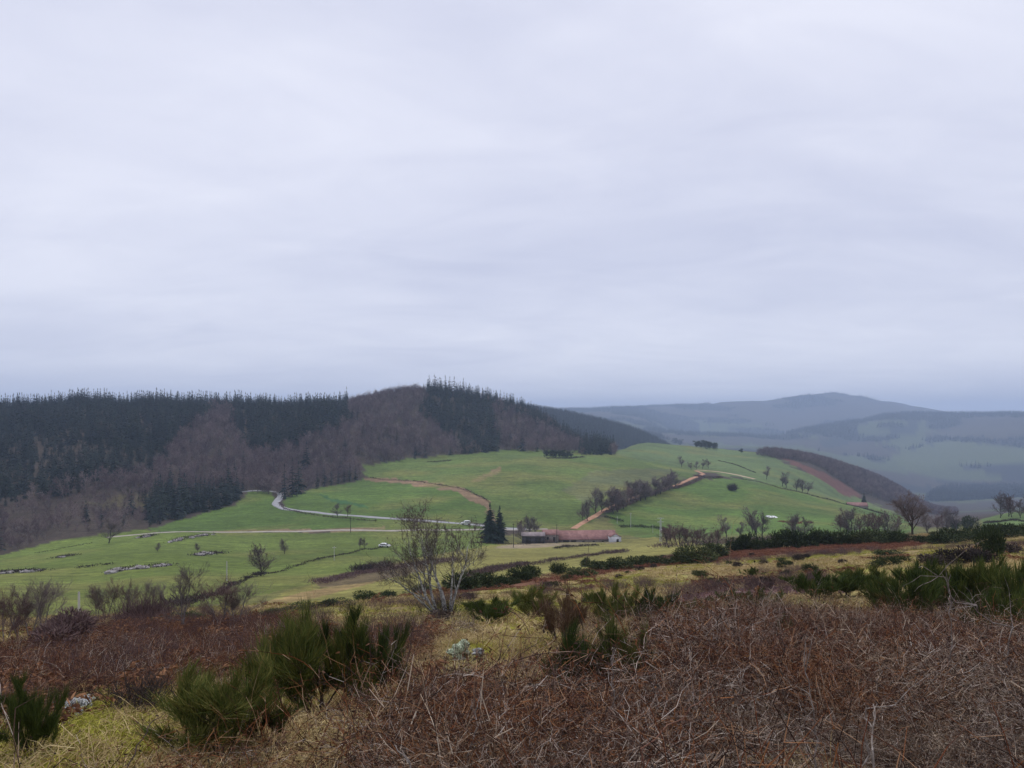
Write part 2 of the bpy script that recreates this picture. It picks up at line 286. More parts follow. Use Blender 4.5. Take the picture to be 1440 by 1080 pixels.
# far hills: patches of wood, heath and pasture
fn = fbm(GX, GY, 520, 4); fn2 = fbm(GX + 900, GY + 400, 260, 3)
farcol = np.where(((fn2 > 0.20) & (GZ < -5))[..., None], np.array((0.068, 0.082, 0.038)), np.where((fn < -0.02)[..., None], np.array((0.018, 0.021, 0.023)), np.array((0.050, 0.042, 0.034))))
LAND[far] = farcol[far]
GREEN = (0.082, 0.134, 0.029); GREEN2 = (0.105, 0.142, 0.031); YEL = (0.20, 0.185, 0.055); OLIVE = (0.115, 0.15, 0.05); PALE = (0.095, 0.135, 0.05)
FIELDS = [
 ('left', GREEN2, [(-500,905),(-500,800),(0,783),(90,757),(200,747),(340,749),(540,748),(690,746),(700,765),(560,792),(530,800),(350,840),(180,875),(0,905)], 50, 420),
 ('between', GREEN, [(200,747),(235,738),(330,710),(352,692),(384,692),(390,712),(520,727),(670,738),(700,746),(540,747)], 300, 560),
 ('dome', GREEN, [(398,714),(400,700),(440,688),(516,672),(600,682),(650,690),(693,712),(690,738),(600,731),(480,722)], 360, 700),
 ('upper', (0.090, 0.130, 0.032), [(516,672),(508,655),(620,641),(720,632),(868,634),(930,648),(990,662),(930,690),(852,718),(815,742),(700,745),(693,712),(650,690),(600,681)], 360, 960),
 ('right', GREEN, [(850,722),(880,703),(930,690),(990,672),(1062,674),(1130,690),(1262,722),(1290,745),(1240,765),(930,762),(870,750)], 330, 900),
 ('ridge', PALE, [(855,640),(858,618),(940,622),(1010,630),(1072,637),(1150,672),(1215,703),(1262,722),(1130,692),(1062,676),(990,664),(930,650)], 560, 1300),
 ('farm_front', YEL, [(330,880),(400,832),(480,812),(560,790),(690,766),(900,757),(960,757),(1010,775),(840,815),(560,850),(480,866)], 56, 345),
 ('far_right', (0.10, 0.15, 0.05), [(1380,720),(1400,708),(1500,700),(1700,700),(1700,745),(1380,745)], 250, 460),
 ('red_slope', (0.12, 0.055, 0.045), [(1088,640),(1112,646),(1165,668),(1215,698),(1190,698),(1150,672)], 700, 1400),
 ('earth', (0.27, 0.175, 0.09), [(360,850),(420,834),(480,822),(560,806),(540,815),(470,834),(400,852)], 60, 200),
 ('scrubbed', (0.12, 0.092, 0.05), [(440,815),(520,800),(600,788),(600,803),(520,818),(450,826)], 60, 260),
 ('clearing', (0.085, 0.072, 0.038), [(120,706),(210,690),(215,712),(160,716)], 300, 560),
 ('bank', (0.21, 0.14, 0.085), [(512,672),(570,675),(640,683),(690,705),(697,745),(688,745),(684,712),(636,690),(566,681),(514,676)], 360, 700),
 ('bare_patch', (0.20, 0.15, 0.075), [(664,676),(700,656),(706,660),(680,676),(668,680)], 500, 760),
 ('olive_patch', (0.10, 0.115, 0.05), [(790,690),(840,660),(940,660),(960,672),(880,688),(820,705)], 360, 760),
 ('dark_streak', (0.04, 0.10, 0.035), [(445,694),(470,702),(515,711),(516,714),(468,706)], 360, 700),
 ('far_pasture', (0.082, 0.098, 0.042), [(1250,642),(1330,620),(1400,625),(1500,640),(1500,655),(1340,655),(1280,666)], 2400, 4600),
 ('far_pasture', (0.075, 0.09, 0.04), [(1230,622),(1280,614),(1312,624),(1270,632)], 2400, 5200),
 ('far_plantation', (0.018, 0.024, 0.026), [(1250,602),(1275,593),(1294,598),(1286,609),(1258,610)], 2400, 5400),
 ('far_plantation', (0.02, 0.026, 0.028), [(1150,622),(1180,608),(1200,612),(1190,626),(1160,630)], 2400, 5400),
 ('far_heath', (0.06, 0.052, 0.038), [(1300,610),(1350,598),(1440,596),(1440,612),(1340,616)], 2400, 5400),
 ('verge', (0.24, 0.17, 0.11), [(300,748),(420,743),(540,742),(540,746),(300,749)], 300, 420),
 ('yard', (0.26, 0.21, 0.14), [(700,768),(760,764),(860,760),(870,764),(760,770),(690,775)], 290, 345),
]
for nm, c, poly, d0, d1 in FIELDS:
    m = inpoly(QX, QY, poly) & (GY > d0) & (GY < d1) & ~NEAR
    LAND[m] = c
w = np.clip(0.5 + 1.3*fbm(GX, GY, 60, 3), 0, 1)[..., None]
isf = (LAND[..., 1] > 0.11) & ~far
LAND[isf] = (LAND*(0.82 + 0.36*w))[isf]
yl = np.clip(fbm(GX - 70, GY + 40, 38, 3)*1.2 + 0.5*sm(GPY, 775, 850)*(GR < 300), 0, 0.6)[..., None]
LAND[isf] = (LAND*(1 - yl) + np.array((0.17, 0.165, 0.05))*yl)[isf]
# the near hillside: litter, straw, bracken, moss
STRAWC = np.array((0.28, 0.21, 0.095)); BRK = np.array((0.075, 0.036, 0.024)); MOSSC = np.array((0.24, 0.23, 0.03)); LITTER = np.array((0.03, 0.017, 0.012)); GRN = np.array((0.21, 0.20, 0.05))
def near_zones(x, y, px, py):
    """weights of straw, moss, bracken, bramble on the near slope"""
    jx = px + 22*fbm(x, y, 3.0, 2)*np.clip(10/np.maximum(y, 3), .3, 1.5); jy = py + 16*fbm(x + 50, y, 3.0, 2)*np.clip(14/np.maximum(y, 3), .3, 1.5)
    by = jy - 0.42*F/np.maximum(y, 1.0)
    bramble = inpoly(jx, by, [(240,1500),(240,1040),(330,1010),(420,1030),(520,985),(620,945),(720,955),(800,940),(880,915),(930,872),(1010,850),(1150,855),(1300,862),(1440,850),(1900,850),(1900,3000),(240,3000)])
    bracken = inpoly(jx, jy - 0.3*F/np.maximum(y, 4), [(-600,1010),(-600,905),(0,900),(60,890),(200,868),(400,862),(470,880),(560,872),(620,880),(560,935),(420,950),(250,940),(160,972),(40,1000)]) 
    redstrip = inpoly(jx, jy, [(640,834),(700,818),(800,812),(860,792),(1000,775),(1150,765),(1290,757),(1330,760),(1260,772),(1100,781),(960,795),(850,808),(760,824)])
    purple = inpoly(jx, jy, [(930,838),(1080,824),(1180,818),(1190,830),(1060,840),(950,850)])
    moss = inpoly(jx, jy, [(-100,1100),(0,1010),(100,1000),(180,962),(250,960),(300,1000),(220,1060),(120,1100)]) | inpoly(jx, jy, [(380,1000),(400,935),(470,960),(480,990)]) | inpoly(jx, jy, [(640,905),(760,870),(800,900),(720,930)]) | inpoly(jx, jy, [(930,890),(1010,868),(1010,900)])
    return bramble, bracken, redstrip, purple, moss
br, bk, rs, pu, mo = near_zones(GX, GY, GPX, GPY)
nc = np.zeros(GX.shape + (3,)); nc[:] = STRAWC
t = np.clip(0.5 + 1.6*fbm(GX, GY, 5, 3), 0, 1)[..., None]
nc = nc*t + GRN*(1 - t)
t = np.clip(0.35 + 1.8*fbm(GX + 40, GY, 2.5, 3), 0, 0.85)[..., None]
nc = nc*(1 - t*0.55) + np.array((0.10, 0.062, 0.04))*t*0.55
for mk, c in ((bk, BRK), (pu, np.array((0.10, 0.055, 0.055))), (rs & (fbm(GX, GY, 8, 2) > -.15), np.array((0.15, 0.075, 0.045))), (mo, MOSSC), (br, LITTER)):
    nc[mk] = c
NEARV = NEAR & (np.abs(GA) < 60)
LAND[NEAR] = nc[NEAR]
LAND[np.abs(GA) >= 60] = STRAWC*0.7

na, nr = GX.shape
verts = np.stack([GX, GY, GZ], -1).reshape(-1, 3)
ii, jj = np.meshgrid(np.arange(na - 1), np.arange(nr - 1), indexing='ij')
v0 = (ii*nr + jj).ravel(); quads = np.stack([v0, v0 + 1, v0 + nr + 1, v0 + nr], -1)[:, ::-1]
def mesh_np(name, verts, quads=None, tris=None):
    me = bpy.data.meshes.new(name)
    quads = np.zeros((0, 4), int) if quads is None else np.asarray(quads, int).reshape(-1, 4)
    tris = np.zeros((0, 3), int) if tris is None else np.asarray(tris, int).reshape(-1, 3)
    nl = len(quads)*4 + len(tris)*3
    me.vertices.add(len(verts)); me.vertices.foreach_set('co', np.ascontiguousarray(verts, np.float32).ravel())
    me.loops.add(nl); me.loops.foreach_set('vertex_index', np.concatenate([quads.ravel(), tris.ravel()]).astype(np.int32))
    me.polygons.add(len(quads) + len(tris))
    me.polygons.foreach_set('loop_start', np.concatenate([np.arange(len(quads))*4, len(quads)*4 + np.arange(len(tris))*3]).astype(np.int32))
    me.update(calc_edges=True); me.validate()
    return me
gme = mesh_np('ground', verts, quads)
ca = gme.color_attributes.new('cover', 'FLOAT_COLOR', 'POINT')
ca.data.foreach_set('color', np.concatenate([LAND.reshape(-1, 3), np.ones((na*nr, 1))], 1).astype(np.float32).ravel())
gme.polygons.foreach_set('use_smooth', np.ones(len(quads), bool))
gm = bpy.data.materials.new('ground_cover'); gm.use_nodes = True; ns, ls = gm.node_tree.nodes, gm.node_tree.links
b = ns['Principled BSDF']; b.inputs['Roughness'].default_value = 0.95; b.inputs['Specular IOR Level'].default_value = 0.1
at_ = ns.new('ShaderNodeAttribute'); at_.attribute_name = 'cover'
tco = ns.new('ShaderNodeTexCoord')
def gnoise(scale, detail=5):
    n = ns.new('ShaderNodeTexNoise'); n.inputs['Scale'].default_value = scale; n.inputs['Detail'].default_value = detail; n.inputs['Roughness'].default_value = 0.65; ls.new(tco.outputs['Object'], n.inputs[0]); return n
na1, na2, na3 = gnoise(0.09), gnoise(0.9), gnoise(14.0, 6)
def mul(a, n, lo, hi):
    mr = ns.new('ShaderNodeMapRange'); mr.inputs[1].default_value = 0.25; mr.inputs[2].default_value = 0.75; mr.inputs[3].default_value = lo; mr.inputs[4].default_value = hi
    ls.new(n.outputs[0], mr.inputs[0]); x = ns.new('ShaderNodeMix'); x.data_type = 'RGBA'; x.blend_type = 'MULTIPLY'; x.inputs[0].default_value = 1
    ls.new(a, x.inputs[6]); ls.new(mr.outputs[0], x.inputs[7]); return x.outputs[2]
na4 = ns.new('ShaderNodeTexNoise'); mp4 = ns.new('ShaderNodeMapping'); mp4.inputs['Scale'].default_value = (0.03, 0.4, 0.4); mp4.inputs['Rotation'].default_value = (0, 0, 0.25); ls.new(tco.outputs['Object'], mp4.inputs[0]); ls.new(mp4.outputs[0], na4.inputs[0]); na4.inputs['Scale'].default_value = 1.0; na4.inputs['Detail'].default_value = 6; na4.inputs['Roughness'].default_value = 0.7
c_ = mul(mul(mul(mul(at_.outputs['Color'], na1, 0.78, 1.22), na2, 0.62, 1.38), na3, 0.55, 1.45), na4, 0.68, 1.32)
na5 = gnoise(0.28, 7); c_ = mul(c_, na5, 1.36, 0.62)
ls.new(c_, b.inputs['Base Color'])
bp = ns.new('ShaderNodeBump'); bp.inputs['Distance'].default_value = 0.05; bp.inputs['Strength'].default_value = 0.8; ls.new(na3.outputs[0], bp.inputs['Height']); ls.new(bp.outputs[0], b.inputs['Normal'])
gme.materials.append(gm)
ground = bpy.data.objects.new('ground', gme); COL.objects.link(ground); ground['kind'] = 'structure'; ground['label'] = 'hillside, valley fields and far hills'

# ------------------------------------------------------------------ object helpers
def thing(name, label, cat, loc=(0, 0, 0), rotz=0, scale=1, group=None):
    o = bpy.data.objects.new(name, None); COL.objects.link(o); o.empty_display_size = 0.3
    o.location = loc; o.rotation_euler = (0, 0, rotz); o.scale = (scale,)*3 if np.isscalar(scale) else scale
    o['label'] = label; o['category'] = cat
    if group: o['group'] = group
    return o
def part(name, me, parent):
    o = bpy.data.objects.new(name, me); COL.objects.link(o); o.parent = parent; return o
def single(name, me, label, cat, loc=(0, 0, 0), rotz=0, scale=1, group=None):
    o = bpy.data.objects.new(name, me); COL.objects.link(o)
    o.location = loc; o.rotation_euler = (0, 0, rotz); o.scale = (scale,)*3 if np.isscalar(scale) else scale
    o['label'] = label; o['category'] = cat
    if group: o['group'] = group
    return o
def struct(name, me, label=None):
    o = bpy.data.objects.new(name, me); COL.objects.link(o); o['kind'] = 'structure'
    if label: o['label'] = label
    return o
def plant(name, parts, label, cat, loc, rotz=0, scale=1, group=None):
    """a growing thing: parts = [(part name, mesh)]"""
    t = thing(name, label, cat, loc, rotz, scale, group)
    for pn, me in parts: part(pn, me, t)
    return t
def addmat(me, *ms):
    for m in ms: me.materials.append(mat[m] if isinstance(m, str) else m)
    return me
def unit(v): return v/np.maximum(np.linalg.norm(v, axis=-1, keepdims=True), 1e-9)

def tubes(segs, k=4):
    """segs: array [n, 8] = p0, p1, r0, r1 -> verts, quads"""
    s = np.asarray(segs, float); n = len(s); p0, p1, r0, r1 = s[:, :3], s[:, 3:6], s[:, 6], s[:, 7]
    d = unit(p1 - p0); ref = np.where(np.abs(d[:, 2:3]) > 0.9, np.array([[1., 0, 0]]), np.array([[0, 0, 1.]]))
    a = unit(np.cross(d, ref)); c = np.cross(d, a)
    if k == 2:
        th = rng.random(n)*pi; off = (np.cos(th)[:, None]*a + np.sin(th)[:, None]*c)
        V = np.stack([p0 - off*r0[:, None], p0 + off*r0[:, None], p1 + off*r1[:, None], p1 - off*r1[:, None]], 1)
        return V.reshape(-1, 3), (np.arange(n)[:, None]*4 + np.array([[0, 1, 2, 3]]))
    ang = np.arange(k)*2*pi/k
    ring = np.cos(ang)[None, :, None]*a[:, None] + np.sin(ang)[None, :, None]*c[:, None]
    V = np.concatenate([p0[:, None] + ring*r0[:, None, None], p1[:, None] + ring*r1[:, None, None]], 1)
    i = np.arange(k); q = np.stack([i, (i+1) % k, k + (i+1) % k, k + i], -1)
    return V.reshape(-1, 3), (np.arange(n)[:, None, None]*2*k + q[None]).reshape(-1, 4)
def blades(base, direc, length, width, droop=0.3, side=None):
    n = len(base); d = unit(direc)
    if side is None:
        rv = rng.normal(size=(n, 3)); side = unit(np.cross(d, rv))
    L = np.broadcast_to(np.asarray(length, float), (n,))[:, None]; W = np.broadcast_to(np.asarray(width, float), (n,))[:, None]
    dr = np.broadcast_to(np.asarray(droop, float), (n,))[:, None]
    mid = base + d*L*0.55; tip = base + d*L; tip = tip - np.array([[0, 0, 1.]])*L*dr; mid = mid - np.array([[0, 0, 1.]])*L*dr*0.22
    V = np.stack([base - side*W/2, base + side*W/2, mid + side*W*0.4, mid - side*W*0.4, tip], 1).reshape(-1, 3)
    o = np.arange(n)[:, None]*5
    return V, o + np.array([[0, 1, 2, 3]]), o + np.array([[3, 2, 4]])
def merge(name, chunks, mats):
    """chunks: (verts, quads, tris, material index)"""
    vs, qs, ts, qm, tm, off = [], [], [], [], [], 0
    for v, q, t, mi in chunks:
        v = np.asarray(v, float); vs.append(v)
        if q is not None and len(q): qs.append(np.asarray(q) + off); qm += [mi]*len(q)
        if t is not None and len(t): ts.append(np.asarray(t) + off); tm += [mi]*len(t)
        off += len(v)
    me = mesh_np(name, np.concatenate(vs), np.concatenate(qs) if qs else None, np.concatenate(ts) if ts else None)
    addmat(me, *mats)
    if len(mats) > 1 and len(me.polygons) == len(qm) + len(tm): me.polygons.foreach_set('material_index', np.array(qm + tm, np.int32))
    return me
def box(x0, x1, y0, y1, z0, z1):
    V = np.array([(x, y, z) for z in (z0, z1) for y in (y0, y1) for x in (x0, x1)], float)
    return V, np.array([(0, 2, 3, 1), (4, 5, 7, 6), (0, 1, 5, 4), (2, 6, 7, 3), (0, 4, 6, 2), (1, 3, 7, 5)])

def grow(r, p, d, L, rad, lev, cfg, out):
    """recursive limb; out[lev] collects segments"""
    n = cfg['seg'][lev]; q = np.array(p, float); d = np.array(d, float); d /= np.linalg.norm(d)
    taper = cfg.get('taper', 0.35)
    for i in range(n):
        d = d + r.normal(size=3)*cfg['wob'][lev] + np.array((cfg.get('wind', 0), 0, cfg['up'][lev])); d /= np.linalg.norm(d)
        ra = rad*(1 - (1 - taper)*i/n); rb = rad*(1 - (1 - taper)*(i+1)/n)
        q2 = q + d*L/n; out[lev].append((*q, *q2, ra, rb))
        if lev + 1 < len(cfg['seg']):
            f = (i+1)/n
            if f >= cfg['start'][lev]:
                for _ in range(r.poisson(cfg['kids'][lev]) if i < n - 1 else max(1, int(cfg['kids'][lev]))):
                    ax = r.normal(size=3); ax -= d*ax.dot(d); ax /= np.linalg.norm(ax)
                    a = cfg['ang'][lev]*(0.7 + 0.6*r.random())
                    nd = d*math.cos(a) + ax*math.sin(a)
                    grow(r, q2 if r.random() < .5 else q + (q2-q)*r.random(), nd, L*cfg['len'][lev]*(1.15 - 0.55*f)*(0.7 + 0.6*r.random()), max(rb*cfg['rad'][lev], cfg['rmin']), lev+1, cfg, out)
        q = q2
    return out
def bare_tree_meshes(name, seed, h, cfg, trunk_mat, twig_mat, stems=((0, 0, 0, 0, 0, 1, 1),), ktr=5, ktw=3):
    r = np.random.default_rng(seed); nl = len(cfg['seg']); out = [[] for _ in range(nl)]
    for (x, y, z, dx, dy, dz, s) in stems:
        grow(r, (x, y, z - 0.1*h*0.2), (dx, dy, dz), h*cfg['trunk']*s, cfg['r0']*s, 0, cfg, out)
    V, Q = tubes(out[0], ktr); tr = merge(name + '_trunk', [(V, Q, None, 0)], [trunk_mat])
    ch = []
    for l in range(1, nl):
        if out[l]:
            V, Q = tubes(out[l], ktw if l < nl - 1 else min(ktw, cfg.get('klast', 2))); ch.append((V, Q, None, 0 if l > 1 else 1))
    cr = merge(name + '_branches', ch, [twig_mat, trunk_mat])
    return tr, cr
FARCFG = dict(seg=[5, 4, 3, 2], wob=[.08, .16, .2, .2], up=[.03, .06, .06, .05], start=[.35, .25, .3], kids=[2.6, 2.0, 2.2], ang=[.75, .7, .7], len=[.62, .55, .6], rad=[.5, .55, .6], rmin=0.016, trunk=0.72, r0=0.17, taper=.3)
def scaled_cfg(**kw): c = dict(FARCFG); c.update(kw); return c

def conifer_mesh(name, seed, h, rad, whorls, per, needle, k=1, droop=0.35, top=0.03):
    r = np.random.default_rng(seed); base = []; dr = []; L = []; W = []
    for i in range(whorls):
        f = i/(whorls - 1); z = h*(0.07 + 0.91*f); R = rad*(1 - f)**0.85*(0.8 + 0.4*r.random()) + top*h
        for j in range(per if f < .8 else max(4, per//2)):
            a = 2*pi*(j + r.random())/per; l = R*(0.65 + 0.55*r.random())
            for m in range(k):
                aa = a + r.normal()*0.18*(k > 1); zz = z + r.normal()*h*0.012
                base.append((math.cos(aa)*l*0.05, math.sin(aa)*l*0.05, zz)); dr.append((math.cos(aa), math.sin(aa), 0.25 - 0.55*(1-f)*r.random())); L.append(l*(1 if m == 0 else 0.5 + 0.5*r.random())); W.append(max(0.10*h/whorls*3.2, l*0.42/k**.5))
    base = np.array(base); dr = np.array(dr)
    side = unit(np.cross(dr, np.array([[0, 0, 1.]])) + r.normal(size=dr.shape)*0.35)
    V, Q, T = blades(base, dr, np.array(L), np.array(W), droop, side)
    sp = np.array([(0, 0, h*0.9, 0, 0, h*1.02, rad*0.10, 0.01)]); V2, Q2 = tubes(sp, 4)
    crown = merge(name + '_crown', [(V, Q, T, 0), (V2, Q2, None, 0)], [needle])
    V, Q = tubes(np.array([(0, 0, -h*0.03, 0, 0, h*0.93, h*0.014, h*0.003)]), 5)
    return merge(name + '_trunk', [(V, Q, None, 0)], ['bark']), crown
def pine_meshes(name, seed, h, spread, n=840):
    r = np.random.default_rng(seed); ch = []; segs = [(0, 0, -0.4, 0.2, 0, h*.6, .22, .14)]
    lobes = [(r.normal()*spread*.45, r.normal()*spread*.45, h*(.20 + .62*r.random()), spread*(.38 + .22*r.random())) for _ in range(12)]
    for (x, y, z, s) in lobes:
        segs.append((.15, 0, h*.5, x, y, z, .08, .03)); p = r.normal(size=(n//12, 3)); p = unit(p)*(r.random((n//12, 1))**.4)*np.array([s, s, s*.8]) + np.array([x, y, z])
        V, Q, T = blades(p, unit(p - np.array([x, y, z - s*.5])) + r.normal(size=p.shape)*.4, .55 + .3*r.random(len(p)), .4, 0.0); ch.append((V, Q, T, 0))
    V, Q = tubes(segs, 4)
    return merge(name + '_trunk', [(V, Q, None, 0)], ['bark']), merge(name + '_crown', ch, ['pine'])

# instances for what nobody could count
def scatter(name, label, protos, P, S, R, idx):
    coll = bpy.data.collections.new(name + '_kinds')
    for i, me in enumerate(protos):
        o = bpy.data.objects.new('%s_kind_%02d' % (name, i), me); coll.objects.link(o)
    me = bpy.data.meshes.new(name); me.vertices.add(len(P)); me.vertices.foreach_set('co', np.asarray(P, np.float32).ravel())
    a = me.attributes.new('scl', 'FLOAT', 'POINT'); a.data.foreach_set('value', np.asarray(S, np.float32))
    a = me.attributes.new('rot', 'FLOAT_VECTOR', 'POINT'); a.data.foreach_set('vector', np.asarray(R, np.float32).ravel())
    a = me.attributes.new('idx', 'INT', 'POINT'); a.data.foreach_set('value', np.asarray(idx, np.int32))
    o = bpy.data.objects.new(name, me); COL.objects.link(o); o['kind'] = 'stuff'; o['label'] = label
    g = bpy.data.node_groups.new(name + '_nodes', 'GeometryNodeTree')
    g.interface.new_socket('Geometry', in_out='INPUT', socket_type='NodeSocketGeometry'); g.interface.new_socket('Geometry', in_out='OUTPUT', socket_type='NodeSocketGeometry')
    nn, ll = g.nodes, g.links
    gi, go = nn.new('NodeGroupInput'), nn.new('NodeGroupOutput'); iop = nn.new('GeometryNodeInstanceOnPoints')
    ci = nn.new('GeometryNodeCollectionInfo'); ci.inputs['Collection'].default_value = coll; ci.inputs['Separate Children'].default_value = True; ci.inputs['Reset Children'].default_value = True
    def na(n, t):
        x = nn.new('GeometryNodeInputNamedAttribute'); x.data_type = t; x.inputs['Name'].default_value = n; return x.outputs['Attribute']
    iop.inputs['Pick Instance'].default_value = True
    ll.new(gi.outputs[0], iop.inputs['Points']); ll.new(ci.outputs[0], iop.inputs['Instance']); ll.new(na('idx', 'INT'), iop.inputs['Instance Index'])
    e2r = nn.new('FunctionNodeEulerToRotation'); ll.new(na('rot', 'FLOAT_VECTOR'), e2r.inputs[0]); ll.new(e2r.outputs[0], iop.inputs['Rotation']); ll.new(na('scl', 'FLOAT'), iop.inputs['Scale'])
    ll.new(iop.outputs[0], go.inputs[0])
    md = o.modifiers.new('scatter', 'NODES'); md.node_group = g
    return o
def zrot(n, tilt=0.0):
    R = np.zeros((n, 3)); R[:, 2] = rng.random(n)*2*pi; R[:, :2] = rng.normal(size=(n, 2))*tilt; return R
def sector(n, d0, d1, p0=-150, p1=1590):
    """points spread evenly over the ground of the visible sector"""
    y = np.sqrt(rng.random(n)*(d1*d1 - d0*d0) + d0*d0); u = ((p0 + rng.random(n)*(p1 - p0)) - CX)/F
    x = u*y; z = H(x, y); return x, y, z, CX + F*u, HY - F*z/y

#@@STRUCT
# ------------------------------------------------------------------ roads and tracks
def strip(name, pix, width, m, label, lift=0.10, pts3=None):
    P = np.array([hit(*p)[:2] for p in pix]) if pts3 is None else np.array(pts3)
    t = np.concatenate([[0], np.cumsum(np.linalg.norm(np.diff(P, axis=0), axis=1))])
    n = max(8, int(t[-1]/2.0)); q = np.linspace(0, t[-1], n)
    C = np.stack([pchip(t, P[:, 0], q), pchip(t, P[:, 1], q)], 1)
    for _ in range(3): C[1:-1] = (C[:-2] + 2*C[1:-1] + C[2:])/4
    T = np.gradient(C, axis=0); T /= np.linalg.norm(T, axis=1, keepdims=True); S = np.stack([T[:, 1], -T[:, 0]], 1)
    wv = width*(1 + 0.06*np.sin(q*0.31) + 0.05*np.sin(q*0.83))
    off = np.array([-.56, -.5, -.25, 0, .25, .5, .56]); rows = []
    for kk, o in enumerate(off):
        X = C + S*(o*wv)[:, None]; z = H(X[:, 0], X[:, 1]) + (lift if 0 < kk < 6 else -0.12)
        rows.append(np.concatenate([X, z[:, None]], 1))
    V = np.stack(rows, 1); zc = V[:, 1:6, 2].max(1); V[:, 1:6, 2] = 0.5*V[:, 1:6, 2] + 0.5*zc[:, None]
    i, j = np.meshgrid(np.arange(n - 1), np.arange(6), indexing='ij'); a = (i*7 + j).ravel()
    me = mesh_np(name, V.reshape(-1, 3), np.stack([a, a+1, a+8, a+7], -1)); addmat(me, m)
    return struct(name, me, label)
strip('road', [(338,692),(362,690),(384,691),(395,695),(392,702),(388,708),(396,714),(418,718),(455,722),(520,727),(580,731),(630,735),(668,738),(700,742),(740,744)], 4.2, 'asphalt', 'grey lane bending out of the wood')
strip('farm_road', [(150,756),(205,751),(300,748.5),(420,747.5),(540,746.5),(620,745.5),(700,744.5),(770,744)], 2.8, 'gravel', 'straight pale farm road')
strip('dirt_track', [(806,744),(822,734),(838,725),(852,717),(872,707),(900,697),(935,687),(962,678),(984,669),(988,666),(978,662)], 3.1, 'dirt', 'orange dirt track climbing from the farm', lift=0.2)
strip('track', [(980,661),(1000,662.5),(1020,665),(1045,670),(1062,674)], 3.0, 'pale_dirt', 'pale track crossing the shoulder', lift=0.2)
#@@FOREST
# ------------------------------------------------------------------ woods
con_kinds = [conifer_mesh('spruce%d' % i, 20 + i, 1.0*16, (2.6, 3.3, 2.3, 3.9)[i], 13, 8, 'needles') for i in range(4)]
wood_cfg = scaled_cfg(rmin=0.04, seg=[4, 3, 3, 1], kids=[2.8, 2.2, 2.6], r0=0.16, start=[.2, .2, .25], up=[.03, .12, .1, .08])
wood_kinds = [bare_tree_meshes('wood_tree%d' % i, 60 + i, 11.0, wood_cfg, 'wood_bark', 'wood_twig', ktr=4, ktw=2) for i in range(4)]
def joined(pair, name):
    """one mesh holding trunk and crown, for the mass of the wood"""
    ch, ms = [], []
    for me in pair:
        n = len(me.vertices); co = np.empty(n*3); me.vertices.foreach_get('co', co)
        base = len(ms); ms += list(me.materials)
        q, t = {}, {}
        for p in me.polygons: (q if len(p.vertices) == 4 else t).setdefault(p.material_index, []).append(tuple(p.vertices))
        for mi in set(q) | set(t): ch.append((co.reshape(-1, 3), q.get(mi), t.get(mi), base + mi))
    return merge(name, ch, ms)
con_j = [joined(p, 'spruce_joined%d' % i) for i, p in enumerate(con_kinds)]
wood_j = [joined(p, 'wood_joined%d' % i) for i, p in enumerate(wood_kinds)]
WOOD = [(-500,800),(-500,560),(0,560),(150,555),(480,555),(640,550),(720,562),(800,595),(862,630),(866,638),(800,638),(720,634),(620,641),(508,656),(505,672),(440,687),(398,700),(345,690),(330,708),(235,736),(200,744),(90,754),(0,782)]
EVER = [ # evergreen stands inside the wood
 [(-500,700),(-500,560),(0,560),(300,558),(292,585),(255,602),(236,635),(215,664),(150,672),(90,690),(40,690),(0,705)],
 [(322,560),(520,560),(505,585),(470,600),(440,612),(400,628),(355,640),(330,612)],
 [(600,545),(700,560),(690,575),(702,626),(655,630),(620,600),(585,578)],
 [(200,735),(215,690),(300,680),(340,680),(345,695),(330,710)],
]
cnt = {'e': [], 'd': []}
for d0, d1, n in ((265, 1060, 26000),):
    x, y, z, px, py = sector(n, d0, d1, -150, 880)
    ok = inpoly(px, py, WOOD) | ((py < 600) & (px < 700) & (y > 640) & (y < 1050) & inpoly(px, py, [(-500,600),(-500,545),(700,545),(700,600)])) | (inpoly(px, py, [(700,640),(700,560),(780,575),(862,625),(866,640)]) & (y > 740) & (y < 1020))
    jx, jy = px + 14*fbm(x, y, 40, 2), py - 10 + 10*fbm(x + 99, y, 40, 2)
    ev = np.zeros(n, bool)
    for p in EVER: ev |= inpoly(jx, jy, p)
    sky_line = ((px < 480) | (px > 600)) & (y > np.interp(px, [0, 400, 600, 720, 780, 840], [740, 780, 900, 940, 930, 850])); ev |= sky_line & (rng.random(n) < .8)
    ev |= inpoly(jx, jy, [(815,640),(812,612),(862,625),(866,640)])
    ev |= rng.random(n) < 0.035
    ev &= ~((px > 488) & (px < 566) & (y > 780))
    thin = rng.random(n)
    keep_e = ok & ev & (thin < 0.72)
    scrubby = inpoly(px, py, [(-500,800),(-500,700),(0,708),(210,690),(215,735),(90,756),(0,786)])
    keep_d = ok & ~ev & (thin < 0.55)
    for kk, m in (('e', keep_e), ('d', keep_d)):
        s = np.where(scrubby & (kk == 'd'), 0.5, 1.0)
        cnt[kk].append(np.stack([x, y, z, s, px, py], 1)[m])
E = np.concatenate(cnt['e']); D = np.concatenate(cnt['d'])
es = (0.40 + 0.78*rng.random(len(E))**1.3)*(1 + .75*fbm(E[:, 0], E[:, 1], 60, 2))*np.where(E[:, 1] < 420, .75, 1.0); ds = (0.70 + 0.65*rng.random(len(D)))*D[:, 3]
